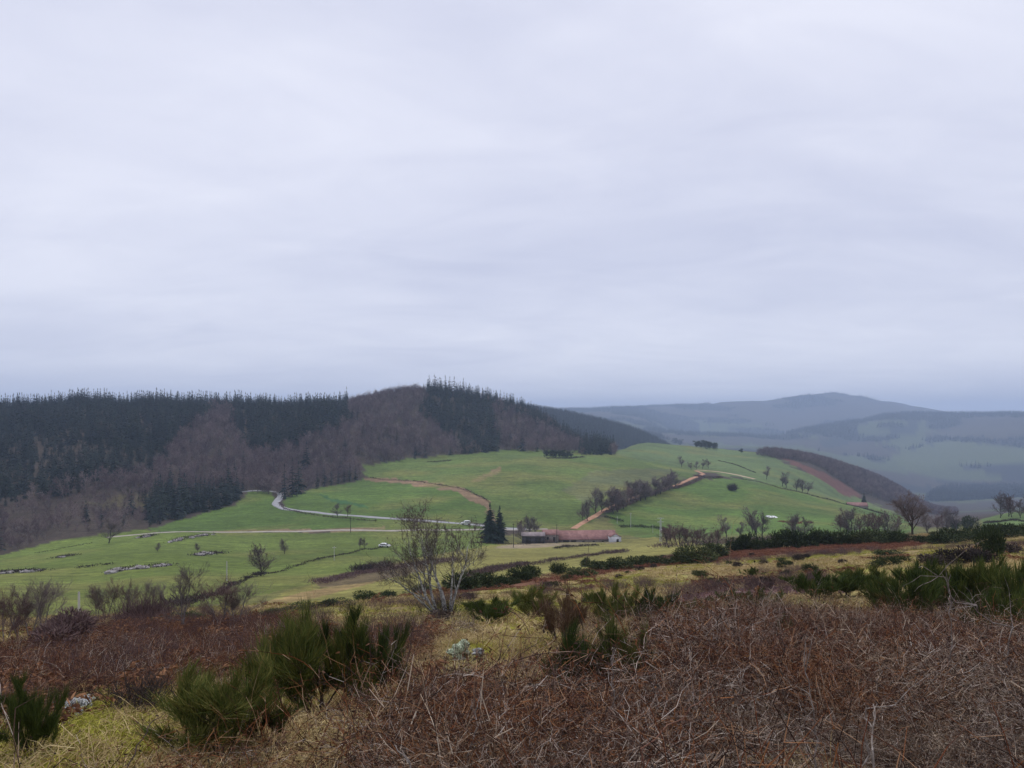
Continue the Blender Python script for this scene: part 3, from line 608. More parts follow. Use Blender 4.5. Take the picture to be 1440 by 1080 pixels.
# single trees one can make out: the skyline spires and the ones standing in front
def pick_singles(T, s, hgt, nsky, nfront):
    top = T[:, 5] - F*hgt*s/T[:, 1]; sel = set()
    order = np.argsort(top); seen = {}
    for i in order:
        kx = int(T[i, 4]//6)
        if 0 <= T[i, 4] <= 870 and seen.get(kx, 0) < 1: seen[kx] = 1; sel.add(int(i))
        if len(sel) >= nsky: break
    for i in np.argsort(T[:, 1]):
        if -20 <= T[i, 4] <= 870: sel.add(int(i))
        if len(sel) >= nsky + nfront: break
    return np.array(sorted(sel))
se = pick_singles(E, es, 16, 120, 60); sd = pick_singles(D, ds, 11, 0, 120)
me_ = np.ones(len(E), bool); me_[se] = False; md_ = np.ones(len(D), bool); md_[sd] = False
scatter('conifer_forest', 'dark conifer forest covering the hill', con_j, E[me_, :3], es[me_], zrot(me_.sum(), .03), rng.integers(0, 4, me_.sum()))
scatter('bare_woodland', 'purple-brown leafless woodland on the hill', wood_j, D[md_, :3], ds[md_], zrot(md_.sum(), .05), rng.integers(0, 4, md_.sum()))
for i in se:
    a = con_kinds[int(rng.integers(0, 4))]; skyl = E[i, 1] > 600
    plant('spruce_tree', [('trunk', a[0]), ('crown', a[1])], 'dark spruce spire on the skyline of the forested hill' if skyl else 'dark spruce at the lower front edge of the conifer forest', 'tree', E[i, :3], rng.random()*6.28, es[i], 'spruces on the forest skyline' if skyl else 'spruces along the lower forest edge')
for i in sd:
    a = wood_kinds[int(rng.integers(0, 4))]; low = D[i, 3] < .9
    plant('bare_tree', [('trunk', a[0]), ('branches', a[1])], 'low leafless tree in the scrub between left meadow and conifer forest' if low else 'leafless tree at the foot of the wooded hill', 'tree', D[i, :3], rng.random()*6.28, ds[i], 'scrub trees below the forest' if low else 'bare trees at the wood edge')
# conifers standing out in front of the wood
front = [(218,724,44),(232,728,50),(246,724,44),(262,722,46),(275,719,40),(288,716,42),(300,714,44),(312,710,40),(322,706,44),(333,702,38),(254,726,36),(305,716,36)]
for px, py, hp in front:
    p = hit(px, py); a = con_kinds[int(rng.integers(0, 4))]
    plant('spruce_tree', [('trunk', a[0]), ('crown', a[1])], 'dark spruce in the dense block beside the sloping green field', 'tree', p, rng.random()*6.28, hp*p[1]/F/16, 'spruce block beside the field')
for px, py, hp in [(400,701,50),(411,698,55),(420,694,46)]:
    p = hit(px, py); a = con_kinds[int(rng.integers(0, 4))]
    plant('spruce_tree', [('trunk', a[0]), ('crown', a[1])], 'tall dark spruce by the bend of the grey lane', 'tree', p, rng.random()*6.28, hp*p[1]/F/16, 'spruces at the road bend')
for px, py, hp in [(446,687,26),(456,684,30),(466,682,26),(476,680,24),(484,678,22),(492,677,26),(500,675,20)]:
    p = hit(px, py); a = con_kinds[int(rng.integers(0, 4))]
    plant('spruce_tree', [('trunk', a[0]), ('crown', a[1])], 'young spruce in the row on the edge of the domed meadow', 'tree', p, rng.random()*6.28, hp*p[1]/F/16, 'spruce row on the meadow edge')
# woods on the hills further off
x, y, z, px, py = sector(9000, 1000, 1420, 1040, 1345)
ok = inpoly(px, py, [(1062,640),(1100,637),(1180,655),(1262,686),(1340,712),(1330,735),(1260,722),(1215,702),(1165,672),(1110,648)]) | ((y > 1060) & (py < np.interp(px, [1060, 1340], [645, 735])) & (y < 1400) & (px > 1075))
ok &= rng.random(len(x)) < .7
scatter('hill_flank_woodland', 'brown leafless wood on the flank beyond the red slope', wood_j, np.stack([x, y, z], 1)[ok], (.7 + .4*rng.random(ok.sum())), zrot(ok.sum(), .05), rng.integers(0, 4, ok.sum()))
x, y, z, px, py = sector(5000, 2150, 2650, 1290, 1560)
ok = inpoly(px, py, [(1290,712),(1320,690),(1350,683),(1600,680),(1600,705),(1400,712)])
scatter('valley_conifer_wood', 'blue conifer plantation deep in the misty valley', con_j, np.stack([x, y, z], 1)[ok], (1.2 + .4*rng.random(ok.sum())), zrot(ok.sum(), .03), rng.integers(0, 4, ok.sum()))
x, y, z, px, py = sector(6000, 1650, 2150, 715, 960)
ok = (py < 640)
scatter('ridge_wood', 'blue-grey wooded ridge beyond the forest hill', con_j, np.stack([x, y, z], 1)[ok], (.8 + .4*rng.random(ok.sum())), zrot(ok.sum(), .03), rng.integers(0, 4, ok.sum()))
x, y, z, px, py = sector(90000, 3000, 7400, 740, 1500); rnd_far = rng.random(len(x)) < .8
fnv = fbm(x, y, 520, 4); ok = (fnv < -0.02) & ~((fbm(x + 900, y + 400, 260, 3) > 0.18) & (z < -5)) & rnd_far
for nm, c, poly, d0, d1 in FIELDS:
    if nm in ('far_pasture', 'far_heath'): ok &= ~inpoly(px, py, poly)
scatter('far_hill_woods', 'hazy woods on the far hills', con_j, np.stack([x, y, z], 1)[ok], (.9 + .6*rng.random(ok.sum())), zrot(ok.sum(), .03), rng.integers(0, 4, ok.sum()))
#@@MID
# ------------------------------------------------------------------ trees, shrubs and hedges of the valley
lone_cfg = scaled_cfg(rmin=0.03, seg=[5, 4, 3, 2], kids=[3.4, 2.6, 2.8], r0=0.15, start=[.18, .15, .2], up=[.03, .13, .12, .08], ang=[.65, .6, .6], len=[.60, .56, .6])
lone = [bare_tree_meshes('lone_tree%d' % i, 90 + i, 8.0, lone_cfg, 'bark', ('twig', 'twig', 'twig_red', 'twig')[i], ktr=5, ktw=3) for i in range(4)]
wisp_cfg = scaled_cfg(rmin=0.012, seg=[6, 5, 4, 3], kids=[2.4, 1.7, 1.8], r0=0.10, start=[.2, .2, .25], up=[.03, .13, .12, .08], ang=[.6, .55, .6], len=[.62, .58, .6], klast=3)
wisp = [bare_tree_meshes('wispy_tree%d' % i, 190 + i, 8.0, wisp_cfg, 'wood_bark', ('twig', 'twig', 'twig_red', 'twig')[i], stems=((0, 0, 0, -.15, 0, 1, 1), (.15, .1, 0, .25, .1, 1, .85)), ktr=5, ktw=3) for i in range(4)]
def mesh_height(pair): return max(max(v.co.z for v in me.vertices) for me in pair)
lone_h = [mesh_height(p) for p in lone]; wisp_h = [mesh_height(p) for p in wisp]
def bare(px, py, hp, label, group=None, kind=None, dmin=0, wide=1.0):
    p = hit(px, py, dmin); i = int(rng.integers(0, 4)) if kind is None else kind; near_ = p[1] < 160; T_, h_ = (wisp, wisp_h) if near_ else (lone, lone_h); s = hp*p[1]/F/h_[i]
    return plant('bare_tree', [('trunk', T_[i][0]), ('branches', T_[i][1])], label, 'tree', p, rng.random()*6.28, (s*wide, s*wide, s), group)
for px, py, hp in [(6,905,82),(26,902,78),(44,898,92),(60,895,84)]:
    bare(px, py, hp, 'leafless grey tree in the clump beside the purple bramble dome', 'bare clump beside the purple dome')
for px, py, hp in [(138,874,58),(150,872,64),(172,870,62),(188,868,54),(208,864,50),(225,862,46)]:
    bare(px, py, hp, 'leafless tree in the row between the purple dome and the forked sapling', 'bare row along the lower field')
bare(258,884,96, 'slim forked leafless sapling rising in front of the lower field', kind=1)
bare(312,880,78, 'spreading reddish leafless bush with several stems below the earth strip', kind=2, wide=1.4)
bare(334,878,66, 'low wide leafless bush beside the reddish one', kind=0, wide=1.3)
bare(367,810,50, 'round leafless tree standing by the hedge across the left field', kind=1, wide=1.2)
bare(153,764,38, 'lone leafless tree at the top of the left meadow', kind=0, wide=1.3)
for px, py, hp in [(400,779,24),(506,770,16),(512,771,17),(222,776,14),(278,776,14)]:
    bare(px, py, hp, 'small thin leafless tree standing in the left field', 'small trees in the left field')
bare(475,727,22, 'round grey leafless tree on the verge of the grey lane', kind=0, wide=1.15)
bare(489,727,21, 'round reddish-brown leafless tree on the verge of the grey lane', kind=2, wide=1.15)
for px, py, hp in [(735,762,28),(745,752,30),(752,750,26),(728,752,24)]:
    bare(px, py, hp, 'leafless garden tree between the spruce pair and the farm sheds', 'bare trees by the farm sheds', wide=1.2)
for px, py, hp in [(819,731,26),(826,733,32),(838,722,40),(846,720,34)]:
    bare(px, py, hp, 'leafless tree beside the lower end of the orange dirt track', 'bare trees at the foot of the track')
for i in range(24):
    f = i/23; bare(858 + 92*f + rng.normal()*2, 722 - 37*f + rng.normal()*1.0, 34 - 12*f + rng.normal()*2, 'leafless tree in the dense row lining the orange dirt track', 'bare row lining the track', wide=1.5)
bare(944,681,24, 'single leafless tree where the orange track clears the row'); 
for px, py, hp in [(959,657,17),(972,661,12),(980,660,13),(988,659,15),(996,659,14)]:
    bare(px, py, hp, 'small leafless tree on the shoulder above the pale track', 'bare trees above the pale track', wide=1.3)
for px, py, hp in [(1078,674,20),(1100,684,22),(1106,686,18),(1120,690,19),(1128,692,20),(1136,694,18)]:
    bare(px, py, hp, 'leafless hedge tree along the far boundary of the right-hand meadow', 'bare trees along the far meadow boundary', wide=1.2)
for px, py, hp in [(1056,756,38),(1064,756,44),(1072,756,40),(1022,756,32),(1112,756,36),(1120,756,38),(1130,757,34),(1040,757,26)]:
    bare(px, py, hp, 'pale thin leafless tree at the near foot of the right-hand meadow', 'thin trees at the foot of the right meadow', dmin=160, wide=1.2)
for px, py, hp in [(1185,757,42),(1192,757,46),(1200,757,48),(1208,757,42),(1217,757,40),(1228,758,40),(1238,758,44),(1248,758,44),(1258,758,38),(1305,754,34),(1318,753,36),(1332,750,38),(1345,748,34)]:
    bare(px, py, hp, 'leafless tree rising behind the gorse bank beside the round-crowned tree', 'bare trees behind the gorse bank', dmin=170, wide=1.1)
for i in range(8):
    bare(1408 + i*9 + rng.normal()*2, 728 + rng.normal(), 32 + rng.normal()*4, 'leafless tree in the row on the small green rise beyond the gorse', 'bare row on the green rise', dmin=240)
for i in range(14):
    px = 935 + i*5.5; bare(px, 768 + rng.normal(), 30 + 6*math.sin(i*.5) + rng.normal()*3, 'reddish leafless thicket tree behind the gorse near the transformer pole', 'thicket trees by the transformer pole', kind=2, dmin=165, wide=1.4)
# round-crowned tree on the brow
r_cfg = dict(seg=[4, 6, 5, 4, 2], wob=[.06, .12, .16, .2, .2], up=[.02, .05, .05, .04, .02], start=[.3, .2, .25, .3], kids=[3.2, 2.0, 2.0, 2.2], ang=[.75, .6, .6, .6], len=[1.25, .55, .55, .5], rad=[.55, .6, .6, .6], rmin=0.011, trunk=0.38, r0=0.15, taper=.45, klast=3)
rt = bare_tree_meshes('round_tree', 411, 7.2, r_cfg, 'bark', 'twig', ktr=7, ktw=4); p = at(1283, 122)
s = 66*p[1]/F/mesh_height(rt)
plant('bare_tree', [('trunk', rt[0]), ('branches', rt[1])], 'lone leafless tree with a round spreading crown on the gorse bank', 'tree', p, 0.4, (s*1.05, s*1.05, s))
# pine clump on the big meadow, pines on the skyline shoulder
pines = [pine_meshes('pine%d' % i, 130 + i, 8.0, 3.0) for i in range(3)]
def pine(px, py, hp, label, group=None):
    p = hit(px, py); a = pines[int(rng.integers(0, 3))]; s = hp*p[1]/F/8.6
    plant('pine_tree', [('trunk', a[0]), ('crown', a[1])], label, 'tree', p, rng.random()*6.28, s, group)
for px, py, hp in [(769,643,12),(775,644,13),(781,644,14),(787,644,13),(793,644,13),(798,644,11),(803,643,9)]:
    pine(px, py, hp, 'dark flat-topped pine in the clump out on the big meadow', 'pine clump on the meadow')
for px, py, hp in [(847,630,13),(853,635,12),(858,636,10),(841,632,14)]:
    pine(px, py, hp, 'dark pine at the low end of the forested hill', 'pines ending the forest hill')
for px, py, hp in [(897,624,9),(950,625,11),(957,626,10),(979,629,11),(986,630,13),(992,631,14),(998,632,14),(1004,633,13),(1042,638,8)]:
    pine(px, py, hp, 'small dark pine on the crest of the far pasture', 'pines on the far crest')
# spruce pair by the farm and the one by the far house
fs = [conifer_mesh('farm_spruce%d' % i, 220 + i, 16.0, (4.3, 3.9)[i], 30, 13, 'farm_needles', k=2, droop=0.30) for i in range(2)]
for (px, hp, i, lb) in [(689, 57, 0, 'taller dark spruce of the pair beside the farm, next to the white van'), (703, 53, 1, 'shorter dark spruce of the pair beside the farm, next to the sheds')]:
    p = hit(px, 763); plant('spruce_tree', [('trunk', fs[i][0]), ('crown', fs[i][1])], lb, 'tree', p, i*1.3, hp*p[1]/F/16.3, 'spruce pair at the farm')
p = hit(1215, 713); plant('spruce_tree', [('trunk', fs[0][0]), ('crown', fs[0][1])], 'lone dark spruce beside the small red roof at the end of the meadow', 'tree', p, 2, 20*p[1]/F/16.3)

def twig_mass(P, n, length, width, m, name, spread=.8, dome=None):
    """loose mass of fine upright twigs rooted at the points P (local)"""
    k_ = rng.integers(0, len(P), n); b0 = P[k_] + rng.normal(size=(n, 3))*np.array([.25, .25, 0.04])*spread
    d = rng.normal(size=(n, 3))*np.array([.55, .55, .25]) + np.array([0, 0, .9])
    V, Q, T = blades(b0, d, length*(.5 + rng.random(n)), width, 0.05)
    return merge(name, [(V, Q, T, 0)], [m])
def hedge(pix, label, hgt, wid, m, dens=9, dmin=0, blade_w=0.10, ragged=.6):
    P = np.array([hit(*q, dmin)[:2] for q in pix]); t = np.concatenate([[0], np.cumsum(np.linalg.norm(np.diff(P, axis=0), axis=1))])
    n = int(t[-1]*dens); q = rng.random(n)*t[-1]
    w_ = 0.45 + ragged*np.interp(q, np.linspace(0, t[-1], 40), rng.random(40))
    X = np.stack([np.interp(q, t, P[:, 0]), np.interp(q, t, P[:, 1])], 1) + rng.normal(size=(n, 2))*wid*.3
    o = np.array([*P[len(P)//2], float(H(*P[len(P)//2]))])
    hh = hgt*w_*rng.random(n)**.6; B = np.concatenate([X, (H(X[:, 0], X[:, 1]) + hh*0.55)[:, None]], 1) - o
    d = rng.normal(size=(n, 3))*np.array([.7, .7, .4]) + np.array([0, 0, .7])
    V, Q, T = blades(B, d, hgt*w_*.55*(.6 + .6*rng.random(n)), blade_w, 0.05)
    me = merge('hedgerow', [(V, Q, T, 0)], [m])
    return single('hedgerow', me, label, 'hedge', o)
hedge([(236,868),(280,846),(330,823),(372,808),(420,796),(470,783),(510,774),(540,770)], 'long dark hedge climbing across the lower left field', 1.0, 1.4, 'dark_scrub', 16, 60, .10, 1.0)
hedge([(0,806),(30,803),(60,803)], 'low dark hedge stub with stones at the edge of the left field', 1.2, 2.0, 'dark_scrub', 30, 100, .14)
hedge([(108,800),(135,796),(160,794)], 'broken dark hedge between left field stones', 1.1, 1.5, 'dark_scrub', 20, 100, .14)
hedge([(50,778),(95,770),(130,764)], 'thin low dark hedge line on the upper left meadow', .6, .8, 'dark_scrub', 14, 100, .14)
hedge([(392,708),(400,716),(425,722),(470,728),(530,733)], 'ragged brown hedge along the downhill side of the grey lane', 1.3, 1.2, 'scrub', 14, 300, .16)
hedge([(520,672),(570,677),(610,681),(640,686),(665,694),(690,708)], 'dark broken hedge on the earth bank between the two meadows', 1.5, 1.5, 'dark_scrub', 8, 360, .2, 1.0)
hedge([(600,650),(615,650),(635,648)], 'short dark hedge with scrub high on the big meadow', 2.0, 2.0, 'dark_scrub', 20, 500, .22)
hedge([(768,645),(800,645),(822,643)], 'dark undergrowth below the meadow pine clump', 1.8, 3.0, 'dark_scrub', 22, 500, .22)
hedge([(852,722),(870,717),(900,702),(930,692),(955,686),(985,675)], 'dark hedge bottom along the dirt track', 3.6, 3.0, 'scrub', 26, 330, .18)
hedge([(850,727),(862,730),(876,734)], 'dark evergreen hedge below the dirt track bend', 1.8, 2.0, 'gorse', 26, 330, .2)
hedge([(871,742),(895,741),(918,743),(935,746)], 'dark evergreen hedge behind the barn paddock', 2.2, 2.2, 'gorse', 30, 330, .2)
hedge([(1040,674),(1062,677),(1085,683),(1100,688)], 'dark hedge line below the pale track', 1.3, 1.5, 'dark_scrub', 16, 500, .22)
hedge([(1100,688),(1140,697),(1170,704),(1215,716),(1250,726)], 'dark hedge along the far boundary of the right-hand meadow', 2.0, 2.0, 'dark_scrub', 16, 500, .22)
hedge([(1010,648),(1040,656),(1062,665)], 'dark hedge line across the pale far pasture', 1.6, 1.5, 'dark_scrub', 10, 560, .25)
hedge([(978,670),(990,672),(1004,673),(1014,672)], 'brown scrub on the outer bend of the dirt track', 2.6, 4, 'scrub', 40, 500, .22)
hedge([(560,800),(600,795),(640,790)], 'reddish brown hedge bank across the yellow field', 2.2, 4.0, 'scrub', 60, 90, .10)
hedge([(445,822),(480,815),(520,806),(560,800)], 'reddish scrub strip above the bare earth', 1.3, 3.5, 'scrub', 60, 80, .08)
hedge([(500,806),(515,804),(530,802),(545,800)], 'rounded dark shrub bank in the reddish scrub strip', 3.0, 3.0, 'dark_scrub', 90, 80, .10)
hedge([(780,772),(800,770),(820,769),(840,768)], 'dark hedge on the bank below the barn', 1.6, 1.6, 'dark_scrub', 36, 150, .12)
hedge([(660,812),(700,803),(740,796),(780,790),(830,783),(880,777)], 'brown scrub hedge beyond the gorse on the field edge', 1.8, 3.0, 'scrub', 50, 92, .08)
hedge([(920,772),(980,768),(1050,762),(1120,760),(1200,762)], 'purplish brown hedge behind the gorse bank', 2.6, 4.0, 'scrub', 40, 165, .12)
hedge([(660,764),(690,765),(720,766),(745,766)], 'low brown hedge around the farm spruces', 1.2, 1.2, 'dark_scrub', 26, 250, .14)
hedge([(1180,764),(1240,762),(1330,757),(1380,752)], 'purplish brown hedge behind the round-crowned tree', 3.0, 4.0, 'scrub', 40, 165, .12)
hedge([(1385,736),(1400,735),(1440,734)], 'dark hedge under the bare row on the green rise', 1.5, 1.5, 'dark_scrub', 30, 240, .14)
hedge([(790,761),(805,761),(818,761.5),(838,761)], 'low ragged brown shrubs along the front of the long barn', 1.5, 1.0, 'dark_scrub', 14, 300, .14, 1.2)
hedge([(738,764),(752,764),(764,764),(778,764)], 'ragged garden shrubs in front of the shed and farmhouse', 1.7, 1.0, 'scrub', 16, 290, .14, 1.2)
p = hit(1030, 690); Pm = rng.normal(size=(14, 3))*np.array([1.1, 1.1, 0]) + np.array([0, 0, .4])
single('thorn_bush', twig_mass(Pm, 800, 4.6, .16, 'dark_scrub', 'thorn_bush', 1.0), 'dark leafless thorn bush alone in the right-hand meadow', 'bush', p)
p = hit(1108, 735); Pm = rng.normal(size=(20, 3))*np.array([5, 2.0, 0])
single('bracken_patch', twig_mass(Pm, 500, .9, .18, 'bracken_red', 'bracken_patch', 2.0), 'reddish bracken patch beside the white sheet in the meadow', 'bracken', p)
p = hit(205, 868); single('red_bush', twig_mass(rng.normal(size=(30, 3))*np.array([.5, .4, .1]), 1200, 1.0, .03, 'scrub', 'red_bush', 1.2), 'low brown leafless bush in the row of bare trees', 'bush', p)
p = hit(1000, 765); 

# ------------------------------------------------------------------ stones
def rock_mesh(name, seed, m, n=2, flat=.6):
    r = np.random.default_rng(seed); import bmesh
    bm = bmesh.new(); bmesh.ops.create_icosphere(bm, subdivisions=n, radius=1)
    for v in bm.verts:
        c = v.co; f = 1 + .35*math.sin(c.x*3.1 + seed) * math.cos(c.y*2.7 + seed*2) + .18*math.sin(c.z*6 + c.x*5 + seed) + r.normal()*.05
        v.co = c*f; v.co.z *= flat
    me = bpy.data.meshes.new(name); bm.to_mesh(me); bm.free(); return addmat(me, m)
stones = [rock_mesh('stone%d' % i, i + 3, 'rock', 3) for i in range(4)]; fstones = [rock_mesh('field_stone%d' % i, i + 13, 'field_stone', 2) for i in range(4)]
for px, py, wp in [(86,1003,16),(98,999,22),(112,996,24),(122,990,18),(105,1006,16),(78,996,14),(14,1026,14)]:
    p = hit(px, py); s = 1.35*wp*p[1]/F/2
    single('stone', stones[int(rng.integers(0, 4))], 'black-and-white lichened stone in the heap at the moss edge', 'stone', p + np.array([0, 0, s*.3]), rng.random()*6, (s, s*.8, s*.9), 'stones at the moss edge')
p = hit(645, 926); s = 15*p[1]/F; single('stone', rock_mesh('pale_stone', 31, 'rock_green', 3, .85), 'pale green lichen-covered boulder among the brambles below the bare tree', 'stone', p + np.array([0, 0, s*.7]), .5, (s, s*.8, s*1.0))
p = hit(672, 926); s = 9*p[1]/F; single('stone', stones[2], 'small grey stone next to the pale green boulder', 'stone', p + np.array([0, 0, s*1.0]), 1.5, (s*1.3, s, s))
def outcrop(pix, n, sz, label, seed, scrub=True):
    r = np.random.default_rng(seed); A = np.array([hit(*q) for q in pix]); o = A.mean(0); o[2] = float(H(o[0], o[1]))
    t = thing('rock_outcrop', label, 'rocks', o)
    for i in range(n):
        f = r.random()*(len(A) - 1); k_ = min(int(f), len(A) - 2); q = A[k_]*(1 - f + k_) + A[k_+1]*(f - k_) + r.normal(size=3)*np.array([.7, 1.2, 0])
        s = sz*(.5 + r.random()); st = part('stone', fstones[i % 4], t); st.location = q[:2].tolist() + [float(H(q[0], q[1])) + s*.2]; st.location = (st.location[0] - o[0], st.location[1] - o[1], st.location[2] - o[2])
        st.scale = (s*1.3, s, s*.8); st.rotation_euler = (0, 0, r.random()*6)
    if scrub:
        nb = 420; f = r.random(nb)*(len(A) - 1); k_ = np.minimum(f.astype(int), len(A) - 2); g = (f - k_)[:, None]
        q = A[k_]*(1 - g) + A[k_+1]*g + r.normal(size=(nb, 3))*np.array([1.2, 2.0, 0]) + np.array([0, 1.6, 0]); q[:, 2] = H(q[:, 0], q[:, 1]) + r.random(nb)*sz*.8
        V, Q, T = blades(q - o, r.normal(size=(nb, 3)) + np.array([0, 0, .6]), sz*.9, .16, .05)
        part('scrub', merge('outcrop_scrub', [(V, Q, T, 0)], ['dark_scrub']), t)
outcrop([(242,763),(255,758),(275,755),(296,752)], 22, .85, 'long pale rubble heap beside the straight farm road', 1)
outcrop([(272,782),(285,780),(300,779),(310,778)], 12, .8, 'dark rock heap in the left field above the concrete post', 2)
outcrop([(155,806),(178,801),(205,799),(235,796)], 22, .75, 'long pale rock rib with dark scrub in the left field', 3)
outcrop([(0,808),(22,805),(52,804)], 12, .6, 'low line of stones with brown scrub at the edge of the left field', 4)
outcrop([(80,784),(86,784),(100,782)], 5, .5, 'small pile of stones and scrub on the upper left meadow', 5)
outcrop([(196,757),(204,755),(211,754)], 6, .8, 'stone ruin under bare scrub at the end of the farm road', 6)

# ------------------------------------------------------------------ farm
def gable_house(name, label, p, rot, L, W, hw, hr, wall, roof, over=.35, gable_mat=None, openings=()):
    t = thing(name, label, 'building', p, rot)
    me = merge('walls', [(*box(-L/2, L/2, -W/2, W/2, -1.0, hw), None, 0)], [wall]); part('wall', me, t)
    for sx in (-1, 1):
        x0, x1 = sx*(L/2 - .25), sx*(L/2 + .004)
        V = np.array([(x0, -W/2, hw), (x0, W/2, hw), (x0, 0, hw + hr - .06), (x1, -W/2, hw), (x1, W/2, hw), (x1, 0, hw + hr - .06)])
        part('gable', merge('gable', [(V, [(0, 1, 4, 3), (1, 2, 5, 4), (2, 0, 3, 5)], [(0, 2, 1), (3, 4, 5)], 0)], [gable_mat or wall]), t)
    th = .14; sl = hr/(W/2)
    for sy in (-1, 1):
        ye = sy*(W/2 + over); ze = hw - over*sl
        V = np.array([(-L/2 - over, ye, ze), (L/2 + over, ye, ze), (L/2 + over, 0, hw + hr), (-L/2 - over, 0, hw + hr)]); V = np.concatenate([V, V + np.array([0, 0, th])])
        part('roof', merge('roof_slope', [(V, [(0, 1, 2, 3), (4, 7, 6, 5), (0, 4, 5, 1), (1, 5, 6, 2), (2, 6, 7, 3), (3, 7, 4, 0)], None, 0)], [roof]), t)
    for (nm, side, a, b0, w_, h_) in openings:
        if side == 'front': bx = box(a - w_/2, a + w_/2, -W/2 - .05, -W/2 + .1, b0, b0 + h_)
        else: bx = box(L/2 - .1, L/2 + .05, a - w_/2, a + w_/2, b0, b0 + h_)
        part(nm, merge(nm, [(*bx, None, 0)], ['door_dark']), t)
    return t
p = at(824, 335); p[2] = float(H(p[0], p[1]))
gable_house('barn', 'long barn with faded red roof and white gable wall', p + np.array([0, 0, -1.0]), radians(4), 24.5, 11.0, 2.5, 2.9, 'stone_wall', 'roof_red', .4, 'white_wall', [('door', 'front', -9.5, 0, 2.6, 2.1), ('door', 'front', -6.2, 0, 2.2, 2.0), ('window', 'front', -2, .9, 1.1, .8), ('window', 'front', 2.5, .9, 1.1, .8), ('window', 'front', 6.5, .9, 1.1, .8)])
me = merge('lean_to', [(*box(0, 3.2, -5.2, 5.2, -1, 2.6), None, 0)], ['white_wall']); 
q = at(862, 333); wl_ = gable_house('whitewashed_annex', 'small whitewashed building against the end of the long barn', q + np.array([0, -1.5, -.5]), radians(-84), 8.0, 4.8, 2.8, 1.2, 'white_wall', 'roof_red', .12, 'white_wall', [('door', 'side', .9, 0, 1.0, 1.9)])
q = at(774, 330); gable_house('farmhouse', 'small stone farmhouse with red tiled roof beside the long barn', q + np.array([0, 0, .5]), radians(2), 6.4, 6.0, 3.1, 1.6, 'stone_wall', 'roof_red', .3, None, [('door', 'front', 1.4, 0, 1.0, 2.0), ('window', 'front', -1.3, 1.0, .9, 1.1)])
q = at(750, 328); gable_house('farm_shed', 'dark low shed with grey sheet roof at the farm', q + np.array([0, 0, .4]), radians(-3), 9.5, 6.0, 2.9, 1.1, 'dark_wall', 'roof_tin', .35, None, [('door', 'front', -2, 0, 2.4, 2.2), ('door', 'front', 2, 0, 2.4, 2.2)])
q = hit(1205, 712); gable_house('cottage', 'small far cottage with red roof beside the lone spruce', q + np.array([0, 0, -1.2]), radians(-15), 15, 8, 2.0, 2.4, 'stone_wall', 'roof_red', .3)
# vehicles
def car(p, rot, label, van=False):
    t = thing('parked_van' if van else 'parked_car', label, 'van' if van else 'car', p, rot)
    L_, W_ = 4.5, 1.8
    prof = [(-2.25, .35), (-2.25, .95), (-2.15, 1.05), (-1.15, 1.15), (-.65, 1.85), (.2, 1.98), (2.0, 1.95), (2.22, 1.3), (2.25, .35)] if van else [(-2.2, .35), (-2.2, .75), (-2.05, .85), (-1.15, .95), (-.5, 1.42), (.3, 1.5), (1.3, 1.45), (1.95, 1.0), (2.2, .95), (2.2, .35)]
    n = len(prof); V = np.array([(x, y, z) for y in (-W_/2, W_/2) for x, z in prof]); Q = [(i, (i+1) % n, n + (i+1) % n, n + i) for i in range(n)]
    T = [(0, i+1, i) for i in range(1, n-1)] + [(n, n+i, n+i+1) for i in range(1, n-1)]
    part('body', merge('car_body', [(V, Q, T, 0)], ['white_paint']), t)
    zt = 1.75 if van else 1.35; zb = 1.2 if van else 1.0
    for sy in (-1, 1):
        part('window', merge('side_window', [(*box(-.55, 1.5, sy*.9 - .02, sy*.9 + .02, zb, zt), None, 0)], ['glass_dark']), t)
    V = np.array([(-1.18, -.8, zb - .02), (-1.18, .8, zb - .02), (-.66, .75, zt), (-.66, -.75, zt)]); V = np.concatenate([V, V + np.array([-.05, 0, .03])])
    part('windscreen', merge('windscreen', [(V, [(0, 1, 2, 3), (4, 7, 6, 5), (0, 4, 5, 1), (2, 6, 7, 3)], None, 0)], ['glass_dark']), t)
    for x in (-1.4, 1.4):
        for sy in (-1, 1):
            a = np.arange(12)*2*pi/12; V = np.array([(x + .33*math.cos(b_), sy*.82 + dy, .33 + .33*math.sin(b_)) for dy in (-.1, .1) for b_ in a]); Q = [(i, (i+1) % 12, 12 + (i+1) % 12, 12 + i) for i in range(12)]; T = [(0, i, i+1) for i in range(1, 11)] + [(12, 12+i+1, 12+i) for i in range(1, 11)]
            part('wheel', merge('wheel', [(V, Q, T, 0)], ['rubber']), t)
p = hit(655, 738.5); car(p + np.array([0, 0, .25]), radians(8), 'white van parked on the lane near the spruce pair', True)
p = hit(541, 770); car(p + np.array([0, 0, .15]), radians(170), 'white car half hidden behind the central bare tree')
# poles
def pole(px, py, hp, m, label, dmin=0, r_=.13, arm=True):
    p = hit(px, py, dmin); h = hp*p[1]/F; t = thing('utility_pole', label, 'pole', p)
    V, Q = tubes([(0, 0, -.4, 0, 0, h, r_, r_*.7)], 8); part('post', merge('post', [(V, Q, None, 0)], [m]), t)
    if arm:
        V, Q = box(-.55, .55, -.06, .06, h - .5, h - .38); part('crossarm', merge('crossarm', [(V, Q, None, 0)], [m]), t)
pole(493, 749, 22, 'pole_wood', 'dark wooden utility pole standing on the straight farm road')
pole(319, 817, 28, 'concrete', 'pale concrete pole by the hedge in the left field', 60, .11, False)
pole(111, 882, 42, 'concrete', 'pale concrete post in the row of bare trees', 50, .09, False)
pole(722, 770, 34, 'pole_wood', 'dark wooden utility pole between the spruce pair and the shed', 250)
pole(783, 764, 27, 'pole_wood', 'dark wooden utility pole at the corner of the farmhouse', 200)
